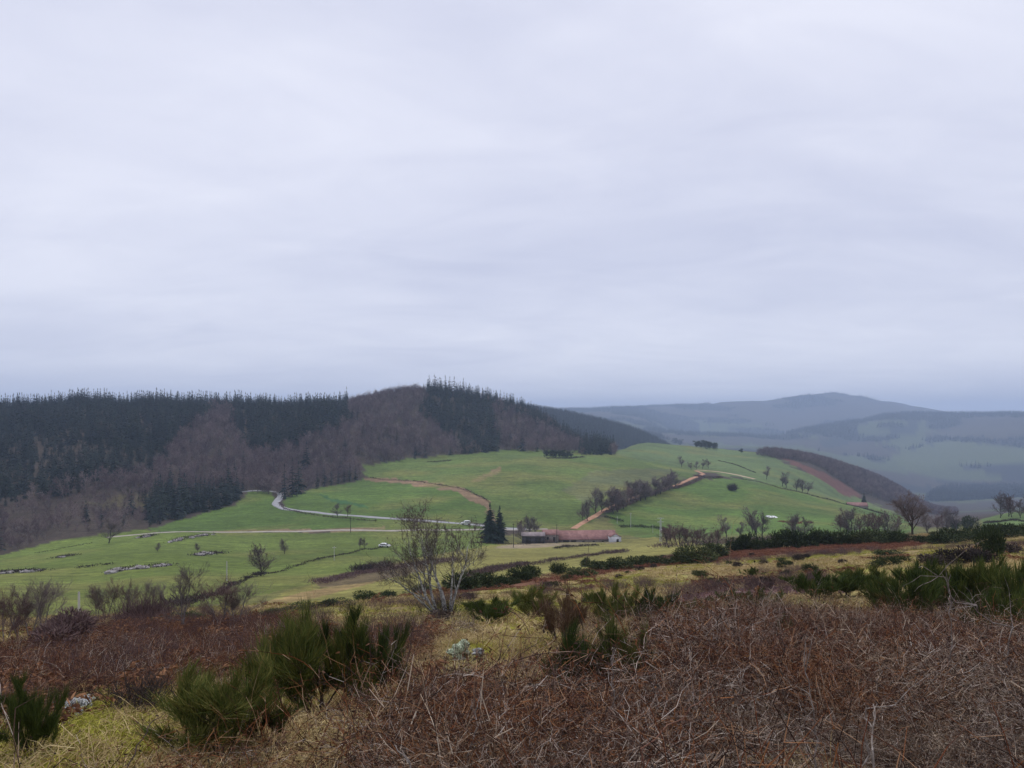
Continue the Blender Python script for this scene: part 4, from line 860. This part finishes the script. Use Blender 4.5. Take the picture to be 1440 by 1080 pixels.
pole(887, 742, 21, 'concrete', 'pale concrete utility pole on the paddock hedge behind the barn', 300)
pole(868, 736, 10, 'concrete', 'short pale post below the dirt track', 300, .1, False)
pole(918, 749, 11, 'concrete', 'short pale post at the end of the paddock hedge', 300, .1, False)
pole(470, 788, 20, 'concrete', 'thin pale utility pole by the long field hedge', 100, .09)
pm = None
for i_, (px, py) in enumerate([(393,712),(399,717),(408,720),(418,722),(430,724),(442,725.5),(455,727),(468,728.5),(482,730),(497,731.5),(512,733),(528,734.5)]):
    p = hit(px, py)
    if pm is None:
        V, Q = tubes([(0, 0, -.3, .03, 0, 1.45, .09, .075)], 6); V2, Q2 = tubes([(.03, 0, 1.45, .03, 0, 1.55, .075, .02)], 6); pm = merge('fence_post', [(V, Q, None, 0), (V2, Q2, None, 0)], ['pole_wood'])
    single('fence_post', pm, 'dark wooden fence post on the downhill verge of the grey lane', 'post', p, i_, 1.0 + .1*math.sin(i_*3), 'fence posts along the lane')
# lattice transformer pole
p = hit(929, 762, 160); h = 34*p[1]/F; t = thing('lattice_pole', 'pale steel lattice pole with transformer and crossarms', 'pole', p); segs = []
for sx in (-.35, .35):
    for sy in (-.35, .35): segs.append((sx, sy, -.4, sx*.5, sy*.5, h, .06, .05))
nb = 9
for i in range(nb):
    z0, z1 = h*i/nb, h*(i+1)/nb; a, b_ = .35*(1 - .5*i/nb), .35*(1 - .5*(i+1)/nb)
    for s_ in (-1, 1):
        segs.append((-a, s_*a, z0, b_, s_*b_, z1, .035, .035)); segs.append((s_*a, a, z0, s_*b_, -b_, z1, .035, .035))
V, Q = tubes(segs, 4); part('mast', merge('mast', [(V, Q, None, 0)], ['steel']), t)
for zz in (.97, .82): V, Q = box(-1.3, 1.3, -.07, .07, h*zz, h*zz + .14); part('crossarm', merge('crossarm', [(V, Q, None, 0)], ['steel']), t)
V, Q = box(-.45, .45, -.75, -.3, h*.42, h*.42 + 1.1); part('transformer', merge('transformer', [(V, Q, None, 0)], ['steel']), t)
# white sheet and bales
p = hit(1085, 727); n_ = 9; gx, gy = np.meshgrid(np.linspace(-2.9, 2.9, n_), np.linspace(-3.0, 3.0, n_), indexing='ij'); zz = H(p[0] + gx, p[1] + gy) - p[2] + .35 + .25*rng.random(gx.shape); zz[0] -= .5; zz[-1] -= .5; zz[:, 0] -= .5; zz[:, -1] -= .5
i, j = np.meshgrid(np.arange(n_-1), np.arange(n_-1), indexing='ij'); a = (i*n_ + j).ravel()
me = addmat(mesh_np('plastic_sheet', np.stack([gx, gy, zz], -1).reshape(-1, 3), np.stack([a, a+n_, a+n_+1, a+1], -1)), 'sheet'); single('plastic_sheet', me, 'white sheet lying in the right-hand meadow', 'sheet', p)
p = hit(868, 757); 
#@@NEAR
# ------------------------------------------------------------------ the near hillside
def broom_meshes(name, seed, n_stem=16, n_blade=1800, m='broom', h=1.0, wdt=0.006):
    """woody stems fanning from the foot, forking twice, each fork ending in a brush of green shoots"""
    r = np.random.default_rng(seed); segs = []; tips = []
    def limb(q, d, L, w, lev):
        n_ = 4
        for k_ in range(n_):
            d = d + r.normal(size=3)*.17 + np.array([0, 0, .07]); d /= np.linalg.norm(d); q2 = q + d*L/n_
            segs.append((*q, *q2, w*(1 - .12*k_), w*(1 - .12*(k_+1)))); q = q2
            if lev and k_ >= 1 and r.random() < .8:
                dd = d + r.normal(size=3)*.5; dd /= np.linalg.norm(dd); limb(q, dd, L*(.45 + .2*r.random()), w*.5, lev - 1)
        tips.append((*q, *d))
    for i in range(n_stem):
        a = r.random()*2*pi; sp = .15 + .75*r.random(); limb(np.array([r.normal()*.04, r.normal()*.04, -.08]), np.array([math.cos(a)*sp, math.sin(a)*sp, .8]), h*(.38 + .24*r.random()), .011, 2)
    tips = np.array(tips); tips = tips[tips[:, 2] > .26*h]
    k_ = r.integers(0, len(tips), n_blade); t_ = tips[k_]
    back = r.random((n_blade, 1))*.16*h
    b0 = t_[:, :3] - t_[:, 3:]*back + r.normal(size=(n_blade, 3))*.022*h; d = t_[:, 3:]*.8 + r.normal(size=(n_blade, 3))*.26 + np.array([0, 0, .42])
    V, Q, T = blades(b0, d, h*(.07 + .17*r.random(n_blade)), wdt*(.6 + .6*r.random(n_blade)), -.02)
    V2, Q2 = tubes(segs, 4)
    return merge(name + '_stems', [(V2, Q2, None, 0)], ['broom_wood']), merge(name + '_sprays', [(V, Q, T, 0)], [m])
bro_near = [broom_meshes('broom_near%d' % i, 300 + i, 13, 11000, 'broom', 1.0, .0055) for i in range(3)]
bro_mid = [broom_meshes('broom_mid%d' % i, 310 + i, 12, 4200, 'broom', 1.0, .011) for i in range(3)]
bro_yel = broom_meshes('broom_yellow', 320, 12, 4000, 'broom_yellow', 1.0, .011)
bro_dead = broom_meshes('broom_rust', 322, 13, 3200, 'broom_dead', 1.0, .007)
def mh(pair): return mesh_height(pair)
def broom(pair, px, py, hp, wp, label, group=None, dmin=0):
    p = hit(px, py, dmin); zs = np.array([v.co.z for v in pair[1].vertices]); sz = hp*p[1]/F/np.percentile(zs, 96); xs = np.array([v.co.x for v in pair[1].vertices]); ww = np.percentile(xs, 94) - np.percentile(xs, 6); sx = wp*p[1]/F/ww
    return plant('broom_bush', [('stems', pair[0]), ('sprays', pair[1])], label, 'bush', p, 0.0, (sx, (sx + sz)/2, sz), group)
broom(bro_near[0], 452, 1005, 128, 122, 'big dark green broom bush with bare lower stems, the largest of the slope')
broom(bro_near[1], 520, 995, 120, 80, 'upright broom half leaning against the largest broom bush')
broom(bro_near[2], 305, 1058, 108, 104, 'sprawling green broom between the mossy grass and the largest broom')
broom(bro_near[0], 368, 1048, 82, 60, 'thin low broom under the largest broom bush')
broom(bro_near[1], 46, 1065, 98, 58, 'narrow dark broom bush standing on the mossy bank by the lichened stones')
broom(bro_near[2], 826, 1008, 112, 84, 'green broom bush with pale twigs among the brambles')
broom(bro_near[0], 872, 998, 112, 56, 'slender green broom rising behind the pale-twigged one')
broom(bro_mid[0], 745, 868, 34, 62, 'low bright green broom on the straw slope below the bare tree')
broom(bro_dead, 788, 905, 68, 55, 'rust-brown dead broom standing in the straw')
broom(bro_mid[1], 690, 876, 28, 50, 'greyish scraggy broom beside the foot of the bare tree')
broom(bro_mid[1], 862, 882, 48, 50, 'dark upright broom next to the rusty dead one')
broom(bro_mid[2], 905, 880, 44, 44, 'reddish-tipped dark broom in the row above the brambles')
broom(bro_mid[0], 940, 880, 36, 60, 'wide dark broom in the row above the brambles')
broom(bro_mid[2], 975, 884, 34, 36, 'narrow dark broom at the end of the row above the brambles')
broom(bro_mid[1], 1070, 866, 30, 46, 'spiky dark broom by itself above the grey brambles')
broom(bro_mid[0], 1025, 850, 16, 40, 'small low green broom on the straw slope')
for px, py, hp, wp in [(1150,842,30,60),(1190,838,30,70),(1230,838,34,60),(1290,845,46,60)]:
    broom(bro_mid[int(rng.integers(0, 3))], px, py, hp, wp, 'dark green broom in the low belt next to the yellow-green one', 'low broom belt')
broom(bro_yel, 1270, 876, 58, 74, 'bright yellow-green broom in front of the broom belt')
for px, py, hp, wp in [(1318,868,64,62),(1352,872,72,66),(1385,874,68,66),(1415,876,74,66),(1446,878,68,66),(1480,878,72,66),(1400,900,60,56),(1445,905,64,56)]:
    broom((bro_mid + [bro_yel])[int(rng.integers(0, 3)) if px != 1352 else 3], px, py, hp, wp, 'tall green broom in the thick stand above the grey arching branch', 'tall broom stand')
broom(bro_mid[1], 1104, 910, 36, 16, 'tiny green broom sapling poking out of the brambles')
broom(bro_mid[0], 1140, 820, 12, 22, 'small dark broom tuft on the straw band'); broom(bro_mid[2], 1056, 812, 12, 18, 'tiny isolated broom tuft on the straw band')
# gorse
def gorse_meshes(name, seed, n=1500, m='gorse', bw=.045):
    r = np.random.default_rng(seed); ch = []; lob = [(r.normal()*.35, r.normal()*.35, .28 + .28*r.random(), .30 + .22*r.random()) for _ in range(8)]
    k_ = r.integers(0, 8, n); c = np.array(lob)[k_]; p = unit(r.normal(size=(n, 3)))*(.55 + .45*r.random((n, 1)))*c[:, 3:4]*np.array([1, 1, .85]) + c[:, :3]; p[:, 2] = np.maximum(p[:, 2], .02)
    V, Q, T = blades(p, (p - c[:, :3]) + r.normal(size=(n, 3))*.15 + np.array([0, 0, .15]), .10 + .12*r.random(n), bw, 0)
    V2, Q2 = tubes([(0, 0, -.1, x*.7, y*.7, z, .03, .01) for x, y, z, s in lob], 4)
    return merge(name + '_stems', [(V2, Q2, None, 0)], ['broom_wood']), merge(name + '_foliage', [(V, Q, T, 0)], [m])
gor = [gorse_meshes('gorse%d' % i, 400 + i) for i in range(4)]; scr = [gorse_meshes('scrubby%d' % i, 410 + i, 1300, 'dark_scrub') for i in range(2)]
def gorse(px, py, wp, hp, label, group=None, kinds=gor, dmin=0, dmax=None):
    p = hit(px, py, dmin) if dmax is None else at(px, dmax); sx = wp*p[1]/F/1.5; sz = hp*p[1]/F/.95; a = kinds[int(rng.integers(0, len(kinds)))]
    plant('gorse_bush' if kinds is gor else 'scrub_bush', [('stems', a[0]), ('foliage', a[1])], label, 'bush', p, rng.random()*6, (sx, sx, sz), group)
gorse(590, 835, 34, 12, 'low dark gorse bush between the central bare tree and the earth strip')
gorse(652, 832, 60, 26, 'dark gorse bush touching the right stems of the central bare tree')
for px, py, wp, hp in [(680,828,40,22),(706,826,34,16),(730,820,36,24),(748,816,30,20),(785,808,26,16),(812,812,40,14)]:
    gorse(px, py, wp, hp, 'dark gorse bush in the broken chain along the field edge', 'gorse chain along the field edge')
gorse(823, 797, 15, 13, 'small round dark gorse bush on top of the chain')
for px, py, wp, hp in [(842,803,36,15),(866,801,40,16),(893,797,36,15),(915,795,30,14),(940,794,36,12)]:
    gorse(px, py, wp, hp, 'dark gorse bush in the low line before the brown hedge', 'low gorse line')
gorse(970, 792, 56, 25, 'bulky dark gorse bush at the near end of the gorse bank'); gorse(1006, 784, 44, 20, 'dark gorse bush next to the bulky one on the bank')
for i, px in enumerate(np.arange(1038, 1275, 15.0)):
    gorse(px + rng.normal()*3, np.interp(px, [1038, 1150, 1280], [776, 768, 762]), 32 + rng.normal()*4, np.interp(px, [1038, 1100, 1280], [19, 21, 16]) + rng.normal()*4, 'dark gorse bush in the long bank behind the red bracken strip', 'gorse bank')
for px, py, wp, hp in [(1300,765,30,12),(1322,764,40,16),(1345,762,36,20),(1366,760,30,16),(1385,756,40,18),(1410,755,44,20),(1440,754,44,18),(1462,752,40,18)]:
    gorse(px, py, wp, hp, 'dark gorse bush on the brow beyond the round-crowned tree', 'gorse on the brow')
gorse(1340, 745, 16, 14, 'small upright dark gorse on the brow beside the rusty bracken'); gorse(1362, 744, 20, 18, 'taller dark gorse on the brow beside the rusty bracken')
gorse(1392, 785, 34, 46, 'tall dark gorse bush standing out in front of the brow')
gorse(1250, 797, 34, 15, 'small dark bush on the pale straw band'); gorse(1232, 798, 18, 9, 'tiny dark bush next to the small one on the straw band'); gorse(1248, 782, 40, 8, 'flat dark green tuft on the straw band')
for px, py, wp, hp in [(1310,795,40,16),(1335,792,40,20),(1362,790,44,22),(1378,792,36,18),(1420,778,40,14)]:
    gorse(px, py, wp, hp, 'dark brown twiggy bush in the strip below the brow', 'twiggy bushes below the brow', scr)
for px, py, wp, hp in [(400,862,30,8),(430,857,40,9),(470,852,36,10),(515,845,34,14),(545,842,30,10),(380,866,40,8),(265,872,40,10),(240,874,36,10)]:
    gorse(px, py, wp, hp, 'low dark bush along the lower edge of the yellow field', 'low bushes on the field edge')
x, y, z, px, py = sector(170, 28, 125, 620, 1440)
for i in range(len(x)):
    if py[i] < 780 or i % 2: continue
    s = .25 + .35*rng.random(); a = (gor + scr)[int(rng.integers(0, 6))]
    plant('heath_tuft', [('stems', a[0]), ('foliage', a[1])], 'small dark tuft scattered on the straw slope', 'bush', (x[i], y[i], z[i]), rng.random()*6, (s*1.2, s*1.2, s), 'dark tufts on the straw slope')

dome = gorse_meshes('purple_dome', 431, 3800, 'scrub', .028)
p = hit(90, 908); q_ = p[1]/F
plant('purple_bush', [('stems', dome[0]), ('twigs', dome[1])], 'low purple-brown leafless dome of twigs at the field edge', 'bush', p, .4, (84*q_/1.5, 84*q_/1.5, 44*q_/.95))
# central many-stemmed tree
h_cfg = dict(seg=[9, 7, 6, 4, 2], wob=[.10, .13, .18, .22, .25], up=[.03, .11, .10, .07, .04], start=[.32, .2, .2, .2], kids=[1.0, 1.0, 1.2, 1.15], ang=[.66, .6, .65, .7], len=[.60, .62, .58, .55], rad=[.55, .55, .55, .6], rmin=0.0065, trunk=0.80, r0=0.078, taper=.3, wind=-0.012, klast=3)
p = hit(622, 866); hh = 164*p[1]/F
stems = [(-.25, 0, 0, -.62, .1, 1, 1.0), (-.12, .1, 0, -.38, -.12, 1, 1.02), (.05, -.05, 0, -.10, .1, 1, 1.02), (.2, .05, 0, .02, -.08, 1, 1.0), (.36, 0, 0, .30, .1, 1, .95), (.30, .25, 0, .12, .25, 1, .85), (-.35, .2, 0, -.85, -.1, 1, .80)]
ht = bare_tree_meshes('many_stemmed_tree', 505, hh, h_cfg, 'lichen_bark', 'hero_twig', stems, ktr=8, ktw=4)
s = hh/mesh_height(ht)
tr = plant('bare_tree', [('trunk', ht[0]), ('branches', ht[1])], 'leafless many-stemmed tree with pale lichened trunks in the middle of the slope', 'tree', p, 0, s*1.02)
Pm = np.stack([rng.normal(size=50)*.55 + .15, rng.normal(size=50)*.4, rng.random(50)*.1], 1)
part('suckers', twig_mass(Pm, 420, 1.0, .013, 'dark_scrub', 'suckers', .5), tr)

# carpet of brambles, bracken, grass
def bramble_mesh(name, seed, n=120, m='bramble'):
    r = np.random.default_rng(seed); segs = []; lv = []; ld = []
    for i in range(n):
        q = np.array([r.normal()*.38, r.normal()*.38, r.random()*.12]); a = r.random()*2*pi; up = .25 + r.random(); d = np.array([math.cos(a), math.sin(a), up*1.2]); d /= np.linalg.norm(d)
        L = .35 + .6*r.random(); ns_ = 7; w0 = .0016 + .0026*r.random()**2; g = .10 + .20*r.random()
        for k_ in range(ns_):
            d = d + np.array([0, 0, -g]) + r.normal(size=3)*.24; d /= np.linalg.norm(d); q2 = q + d*L/ns_
            if q2[2] < .02: q2[2] = .02 + .03*r.random()
            segs.append((*q, *q2, w0*(1 - .6*k_/ns_), w0*(1 - .6*(k_+1)/ns_)))
            if r.random() < .85:
                dd = d + r.normal(size=3)*.7; dd /= np.linalg.norm(dd); q3 = q2 + dd*(.04 + .11*r.random()); segs.append((*q2, *q3, w0*.5, w0*.25))
                if r.random() < .5: lv.append(q3); ld.append(dd)
            q = q2
    V, Q = tubes(segs, 3); lv = np.array(lv); ld = np.array(ld)
    V2, Q2, T2 = blades(lv, ld + r.normal(size=ld.shape)*.5, .018 + .022*r.random(len(lv)), .014, .2)
    # merge consecutive rings of one cane so that a cane keeps one colour: islands are short pieces otherwise
    return merge(name, [(V, Q, None, 0), (V2, Q2, T2, 1)], [m, 'bramble_leaf'])
bram = [bramble_mesh('bramble%d' % i, 600 + i, 120, ('bramble_dark', 'bramble', 'bramble', 'bramble_grey', 'bramble_pale', 'bramble_grey')[i]) for i in range(6)]
bram_left = [bramble_mesh('bramble_left%d' % i, 610 + i, 110, ('bramble_dark', 'bramble', 'bramble_dark')[i]) for i in range(3)]
def bracken_mesh(name, seed, m, n=10, k=16, s=1.0):
    r = np.random.default_rng(seed); B, Dd, L, W = [], [], [], []
    for i in range(n):
        a = r.random()*2*pi; d = np.array([math.cos(a), math.sin(a), .5 + .5*r.random()]); d /= np.linalg.norm(d); q = np.array([r.normal()*.12, r.normal()*.12, 0.02]); ln = (.5 + .4*r.random())*s
        for j in range(k):
            d = d + np.array([0, 0, -.10]) + r.normal(size=3)*.05; d /= np.linalg.norm(d); q = q + d*ln/k; q[2] = max(q[2], .03)
            sd = np.cross(d, [0, 0, 1]); sd /= np.linalg.norm(sd) + 1e-6
            for sg in (-1, 1): B.append(q.copy()); Dd.append(sd*sg + d*.5 + r.normal(size=3)*.35); L.append(ln*.24*(1 - j/k*.75)); W.append(.035*s)
    V, Q, T = blades(np.array(B), np.array(Dd), np.array(L), np.array(W), .25)
    return merge(name, [(V, Q, T, 0)], [m])
brk = [bracken_mesh('bracken%d' % i, 620 + i, 'bracken') for i in range(3)]; brk_r = [bracken_mesh('bracken_red%d' % i, 626 + i, 'bracken_red', 8, 10, 1.0) for i in range(2)]
def tuft_mesh(name, seed, m, n, L, w, flop=.5, sp=.10):
    r = np.random.default_rng(seed); b0 = np.stack([r.normal(size=n)*sp, r.normal(size=n)*sp, np.zeros(n) - .01], 1); d = r.normal(size=(n, 3))*np.array([flop, flop, .1]) + np.array([0, 0, .7])
    V, Q, T = blades(b0, d, L*(.5 + .8*r.random(n)), w, .15 + .5*r.random(n)); return merge(name, [(V, Q, T, 0)], [m])
str_near = [tuft_mesh('straw_near%d' % i, 640 + i, 'straw', 70, .26, .005, .9) for i in range(3)]
str_mid = [tuft_mesh('straw_mid%d' % i, 650 + i, 'straw', 34, .34, .022, .8, .2) for i in range(3)]
mos_near = [tuft_mesh('moss_near%d' % i, 660 + i, 'moss_grass', 90, .11, .006, 1.0, .14) for i in range(2)]
mos_mid = [tuft_mesh('moss_mid%d' % i, 666 + i, 'moss_grass', 34, .22, .024, .9, .22) for i in range(2)]
def twig_clump(name, seed, n, m, L=.55, w=.006):
    r = np.random.default_rng(seed); segs = []
    for i in range(n):
        q = np.array([r.normal()*.16, r.normal()*.16, 0]); d = np.array([r.normal()*.4, r.normal()*.4, .9]); d /= np.linalg.norm(d)
        for k_ in range(4):
            d = d + r.normal(size=3)*.2; d /= np.linalg.norm(d); q2 = q + d*L*(.6 + .5*r.random())/4; segs.append((*q, *q2, w*.5, w*.4))
            if k_ > 0:
                dd = d + r.normal(size=3)*.6; dd /= np.linalg.norm(dd); segs.append((*q2, *(q2 + dd*L*.25), w*.35, w*.2))
            q = q2
    V, Q = tubes(segs, 3); return merge(name, [(V, Q, None, 0)], [m])
twg = [twig_clump('twiggy%d' % i, 680 + i, 34, 'scrub') for i in range(3)]
def put(name, label, protos, d0, d1, n, cond, s0, s1, p0=-150, p1=1590, tilt=.12, sink=0.0, patch=0):
    x, y, z, px, py = sector(n, d0, d1, p0, p1); z_ = near_zones(x, y, px, py); ok = cond(x, y, px, py, *z_) & (y < crest_d(px))
    ok &= ~(inpoly(px, py, [(55,1060),(150,1030),(150,980),(60,980)]) | inpoly(px, py, [(610,985),(705,985),(695,908),(625,908)])) | (name in ('mossy_grass_near',)); k_ = ok.sum()
    return scatter(name, label, protos, np.stack([x, y, z - sink], 1)[ok], (s0 + (s1 - s0)*rng.random(k_))*(1 + (.9*np.clip(fbm(x[ok], y[ok], 2.6, 2), -.6, .7) if patch else 0))*(np.clip(y[ok]/4.5, .5, 1)*np.where((px[ok] > 340) & (px[ok] < 600) & (y[ok] < 9), .7, 1) if patch else 1), zrot(k_, tilt), rng.integers(0, len(protos), k_) if not patch else np.clip(((fbm(x[ok], y[ok], patch, 2)*1.5 + .5)*len(protos) + rng.normal(size=k_)*.7).astype(int), 0, len(protos) - 1))
rnd = lambda a, f: rng.random(len(a)) < f
put('bramble_thicket', 'tangled leafless brambles covering the foreground', bram, 2.0, 24, 6500, lambda x, y, px, py, br, bk, rs, pu, mo: (br & (fbm(x + 7, y, 1.1, 2) > -.30) & rnd(x, .95) & (~((px > 370) & (px < 580) & (y > 4.6) & (y < 10)) | rnd(x, .4))) | (~br & ~mo & rnd(x, .04)), .5, 1.0, -300, 1740, .25, patch=1.6)
vst = [twig_clump('upright_stems%d' % i, 720 + i, 9, ('bramble', 'bramble_pale', 'bramble_grey')[i], .75, .006) for i in range(3)]
put('bramble_stems', 'upright bramble and weed stems in the tangle', vst, 2.8, 24, 2600, lambda x, y, px, py, br, bk, rs, pu, mo: (br & rnd(x, .5)) | (bk & rnd(x, .25)) | (~br & ~bk & ~mo & rnd(x, .06)), .5, 1.15, -300, 1740, .2)
put('bramble_slope', 'purple-brown brambles and bracken on the left slope', bram_left, 10, 40, 6000, lambda x, y, px, py, br, bk, rs, pu, mo: bk & rnd(x, .36), .4, .75, -200, 700, .2)
put('bracken_litter', 'dead brown bracken on the slope', brk, 7, 70, 16000, lambda x, y, px, py, br, bk, rs, pu, mo: (bk & rnd(x, .7)) | (br & rnd(x, .25)) | (~br & ~bk & ~mo & (fbm(x, y, 6, 2) > .22) & rnd(x, .4)), .6, 1.1, tilt=.2)
put('red_bracken', 'red-brown bracken strip on the brow', brk_r, 45, 150, 42000, lambda x, y, px, py, br, bk, rs, pu, mo: rs & (fbm(x, y, 7, 2) > -.12) & rnd(x, .55), .6, 1.1, 600, 1500)
put('straw_grass_near', 'bleached grass tufts in the foreground', str_near, 2, 22, 9000, lambda x, y, px, py, br, bk, rs, pu, mo: (~br & ~bk & rnd(x, .8)) | (bk & rnd(x, .16)) | (br & (fbm(x + 3, y, 1.8, 2) > .1) & rnd(x, .5)), .7, 1.4)
put('straw_grass', 'bleached grass covering the hillside', str_mid, 20, 150, 60000, lambda x, y, px, py, br, bk, rs, pu, mo: ~br & ~bk & ~rs & ~pu & (fbm(x, y, 9, 3) > -.16) & rnd(x, .8), .6, 1.2)
put('mossy_grass_near', 'yellow-green mossy grass in the foreground', mos_near, 3, 22, 12000, lambda x, y, px, py, br, bk, rs, pu, mo: mo & rnd(x, .95), .7, 1.3)
put('mossy_grass', 'yellow-green grass among the straw on the hillside', mos_mid, 20, 150, 42000, lambda x, y, px, py, br, bk, rs, pu, mo: ~br & ~bk & ~rs & (fbm(x, y, 9, 3) < .02) & rnd(x, .8), .6, 1.1)
put('twiggy_heath', 'low purple-brown twigs of heath plants', twg, 6, 150, 26000, lambda x, y, px, py, br, bk, rs, pu, mo: (pu & rnd(x, .95)) | (bk & rnd(x, .35)) | (~br & ~mo & ~bk & (fbm(x + 31, y, 11, 3) > .20) & rnd(x, .5)), .7, 1.3)

# single canes and dead branches that stand clear of the tangle
def cane(name, label, cat, pix, d, r_, m, group=None, forks=0, seed=1):
    """pix: points along the cane; d: metres ahead of each end"""
    n = len(pix); dd = np.linspace(d[0], d[1], n); A = np.array([((a - CX)/F*k_, k_, (HY - b_)/F*k_) for (a, b_), k_ in zip(pix, dd)])
    g = float(H(A[0, 0], A[0, 1])); A = np.concatenate([[[A[0, 0], A[0, 1], g - .03]], A]) if A[0, 2] > g else A
    t = np.concatenate([[0], np.cumsum(np.linalg.norm(np.diff(A, axis=0), axis=1))]); q = np.linspace(0, t[-1], 16); C = np.stack([pchip(t, A[:, i], q) for i in range(3)], 1); o = C[0].copy(); C = C - o
    rr = np.random.default_rng(seed); C[1:-1] += rr.normal(size=(14, 3))*t[-1]*.012
    segs = [(*C[i], *C[i+1], r_*(1 - .7*i/15), r_*(1 - .7*(i+1)/15)) for i in range(15)]
    for f in range(forks):
        i = int(rr.integers(5, 14)); dv = C[i+1] - C[i-1]; dv /= np.linalg.norm(dv); e = dv + rr.normal(size=3)*.6; e /= np.linalg.norm(e); L = t[-1]*(.10 + .16*rr.random()); q1 = C[i]
        for k_ in range(4):
            q2 = q1 + e*L/4; segs.append((*q1, *q2, r_*.45*(1 - k_*.2), r_*.45*(1 - (k_+1)*.2))); e = e + rr.normal(size=3)*.18; e /= np.linalg.norm(e); q1 = q2
    V, Q = tubes(segs, 6); return single(name, merge(name, [(V, Q, None, 0)], [m]), label, cat, o, group=group)
cane('dead_branch', 'grey dead branch arching with forked tips in front of the tall broom', 'branch', [(1418,900),(1375,858),(1340,832),(1322,812),(1300,800),(1292,798)], (7.5, 7.0), .008, 'dead_wood', forks=9, seed=4)
cane('dead_branch', 'thin pale upright dead stem in front of the tall broom', 'branch', [(1338,905),(1337,850),(1337,808)], (7.4, 7.4), .008, 'dead_wood', forks=4, seed=5)
cane('dead_branch', 'pale crooked dead branch standing in the brambles below the broom sapling', 'branch', [(1148,1010),(1142,975),(1134,950),(1140,910),(1142,895)], (4.6, 4.7), .006, 'dead_wood', forks=6, seed=6)
cane('dead_branch', 'grey rotting branch in the brambles near the bottom right', 'branch', [(1228,1075),(1230,1040),(1232,1005),(1228,990)], (3.6, 3.9), .009, 'dead_wood', forks=3, seed=7)
cane('dead_branch', 'forked grey dead branch at the top of the bramble heap beside the spiky broom', 'branch', [(985,905),(1000,885),(1012,870),(1022,858)], (8.5, 9), .008, 'dead_wood', forks=6, seed=8)
cane('dead_branch', 'long pale branch leaning out above the brambles beside the spiky broom', 'branch', [(1040,900),(1062,876),(1084,862),(1098,856)], (8.5, 9), .006, 'dead_wood', forks=4, seed=9)
cane('bramble_cane', 'long dark cane leaning alone over the mossy grass', 'cane', [(178,1084),(195,1050),(212,1020),(232,1002)], (4.6, 5.2), .007, 'dark_stick', seed=10)
cane('bramble_cane', 'dark cane arching over the pale-twigged broom', 'cane', [(762,1000),(775,960),(795,925),(820,900),(846,880)], (6, 6.6), .006, 'dark_stick', seed=11)
cane('bramble_cane', 'dark cane rising beside the largest broom', 'cane', [(562,985),(572,940),(578,900),(581,868)], (7.6, 8), .009, 'dark_stick', forks=5, seed=12)
cane('bramble_cane', 'dark cane arching over the top of the bramble heap', 'cane', [(1100,905),(1085,880),(1060,868),(1040,872)], (7.5, 8), .006, 'dark_stick', seed=13)
cane('bramble_cane', 'reddish cane crossing the tangle low in front', 'cane', [(905,1070),(925,1035),(955,1010),(985,985),(1000,975)], (3.8, 4.2), .006, 'red_cane', seed=14)
cane('bramble_cane', 'straw-pale cane lying across the brambles at the right', 'cane', [(1215,1005),(1250,990),(1290,955),(1345,935)], (4.4, 4.6), .005, 'dead_wood', seed=15)
cane('dead_branch', 'pale dead twig forked inside the pale-twigged broom', 'branch', [(864,1000),(862,960),(858,935),(864,910)], (5.6, 5.7), .008, 'dead_wood', forks=5, seed=16)
cane('dead_branch', 'grey lichened branch standing in the tangle below the pale boulder', 'branch', [(660,1060),(668,1020),(672,990),(676,965)], (4.6, 4.8), .007, 'dead_wood', forks=4, seed=17)
cane('dead_branch', 'broken grey stick leaning at the bottom of the tangle', 'branch', [(578,1085),(566,1062),(556,1048)], (3.6, 3.7), .009, 'dead_wood', forks=2, seed=18)
cane('dead_branch', 'bare dark branch clump at the foot of the sprawling broom', 'branch', [(262,1030),(256,1000),(246,975),(238,955)], (6.0, 6.2), .009, 'dark_stick', forks=9, seed=19)
p = hit(195, 1000); single('dead_shrub', twig_clump('dead_shrub', 77, 90, 'dark_scrub', .5, .012), 'small dark brown dead shrub on the mossy bank', 'bush', p, 0, (1.0, 1.0, .85))
#@@HAZE
# ------------------------------------------------------------------ the misty air
zlo = float(GZ.min()) - 1.0; zhi = float(GZ.max()) + 30.0
V, Q = box(-13000, 13000, -13000, 13000, zlo, zhi)
hz = bpy.data.materials.new('haze'); hz.use_nodes = True; hn = hz.node_tree.nodes; hn.clear(); ho = hn.new('ShaderNodeOutputMaterial'); pv = hn.new('ShaderNodeVolumePrincipled')
pv.inputs['Color'].default_value = (0.58, 0.73, 1.0, 1); pv.inputs['Density'].default_value = 1.6e-4; pv.inputs['Anisotropy'].default_value = 0.0
hz.node_tree.links.new(pv.outputs[0], ho.inputs['Volume'])
me = mesh_np('haze', V, Q); me.materials.append(hz)
ho_ = bpy.data.objects.new('haze', me); COL.objects.link(ho_); ho_['kind'] = 'stuff'; ho_['label'] = 'thin bluish winter haze'
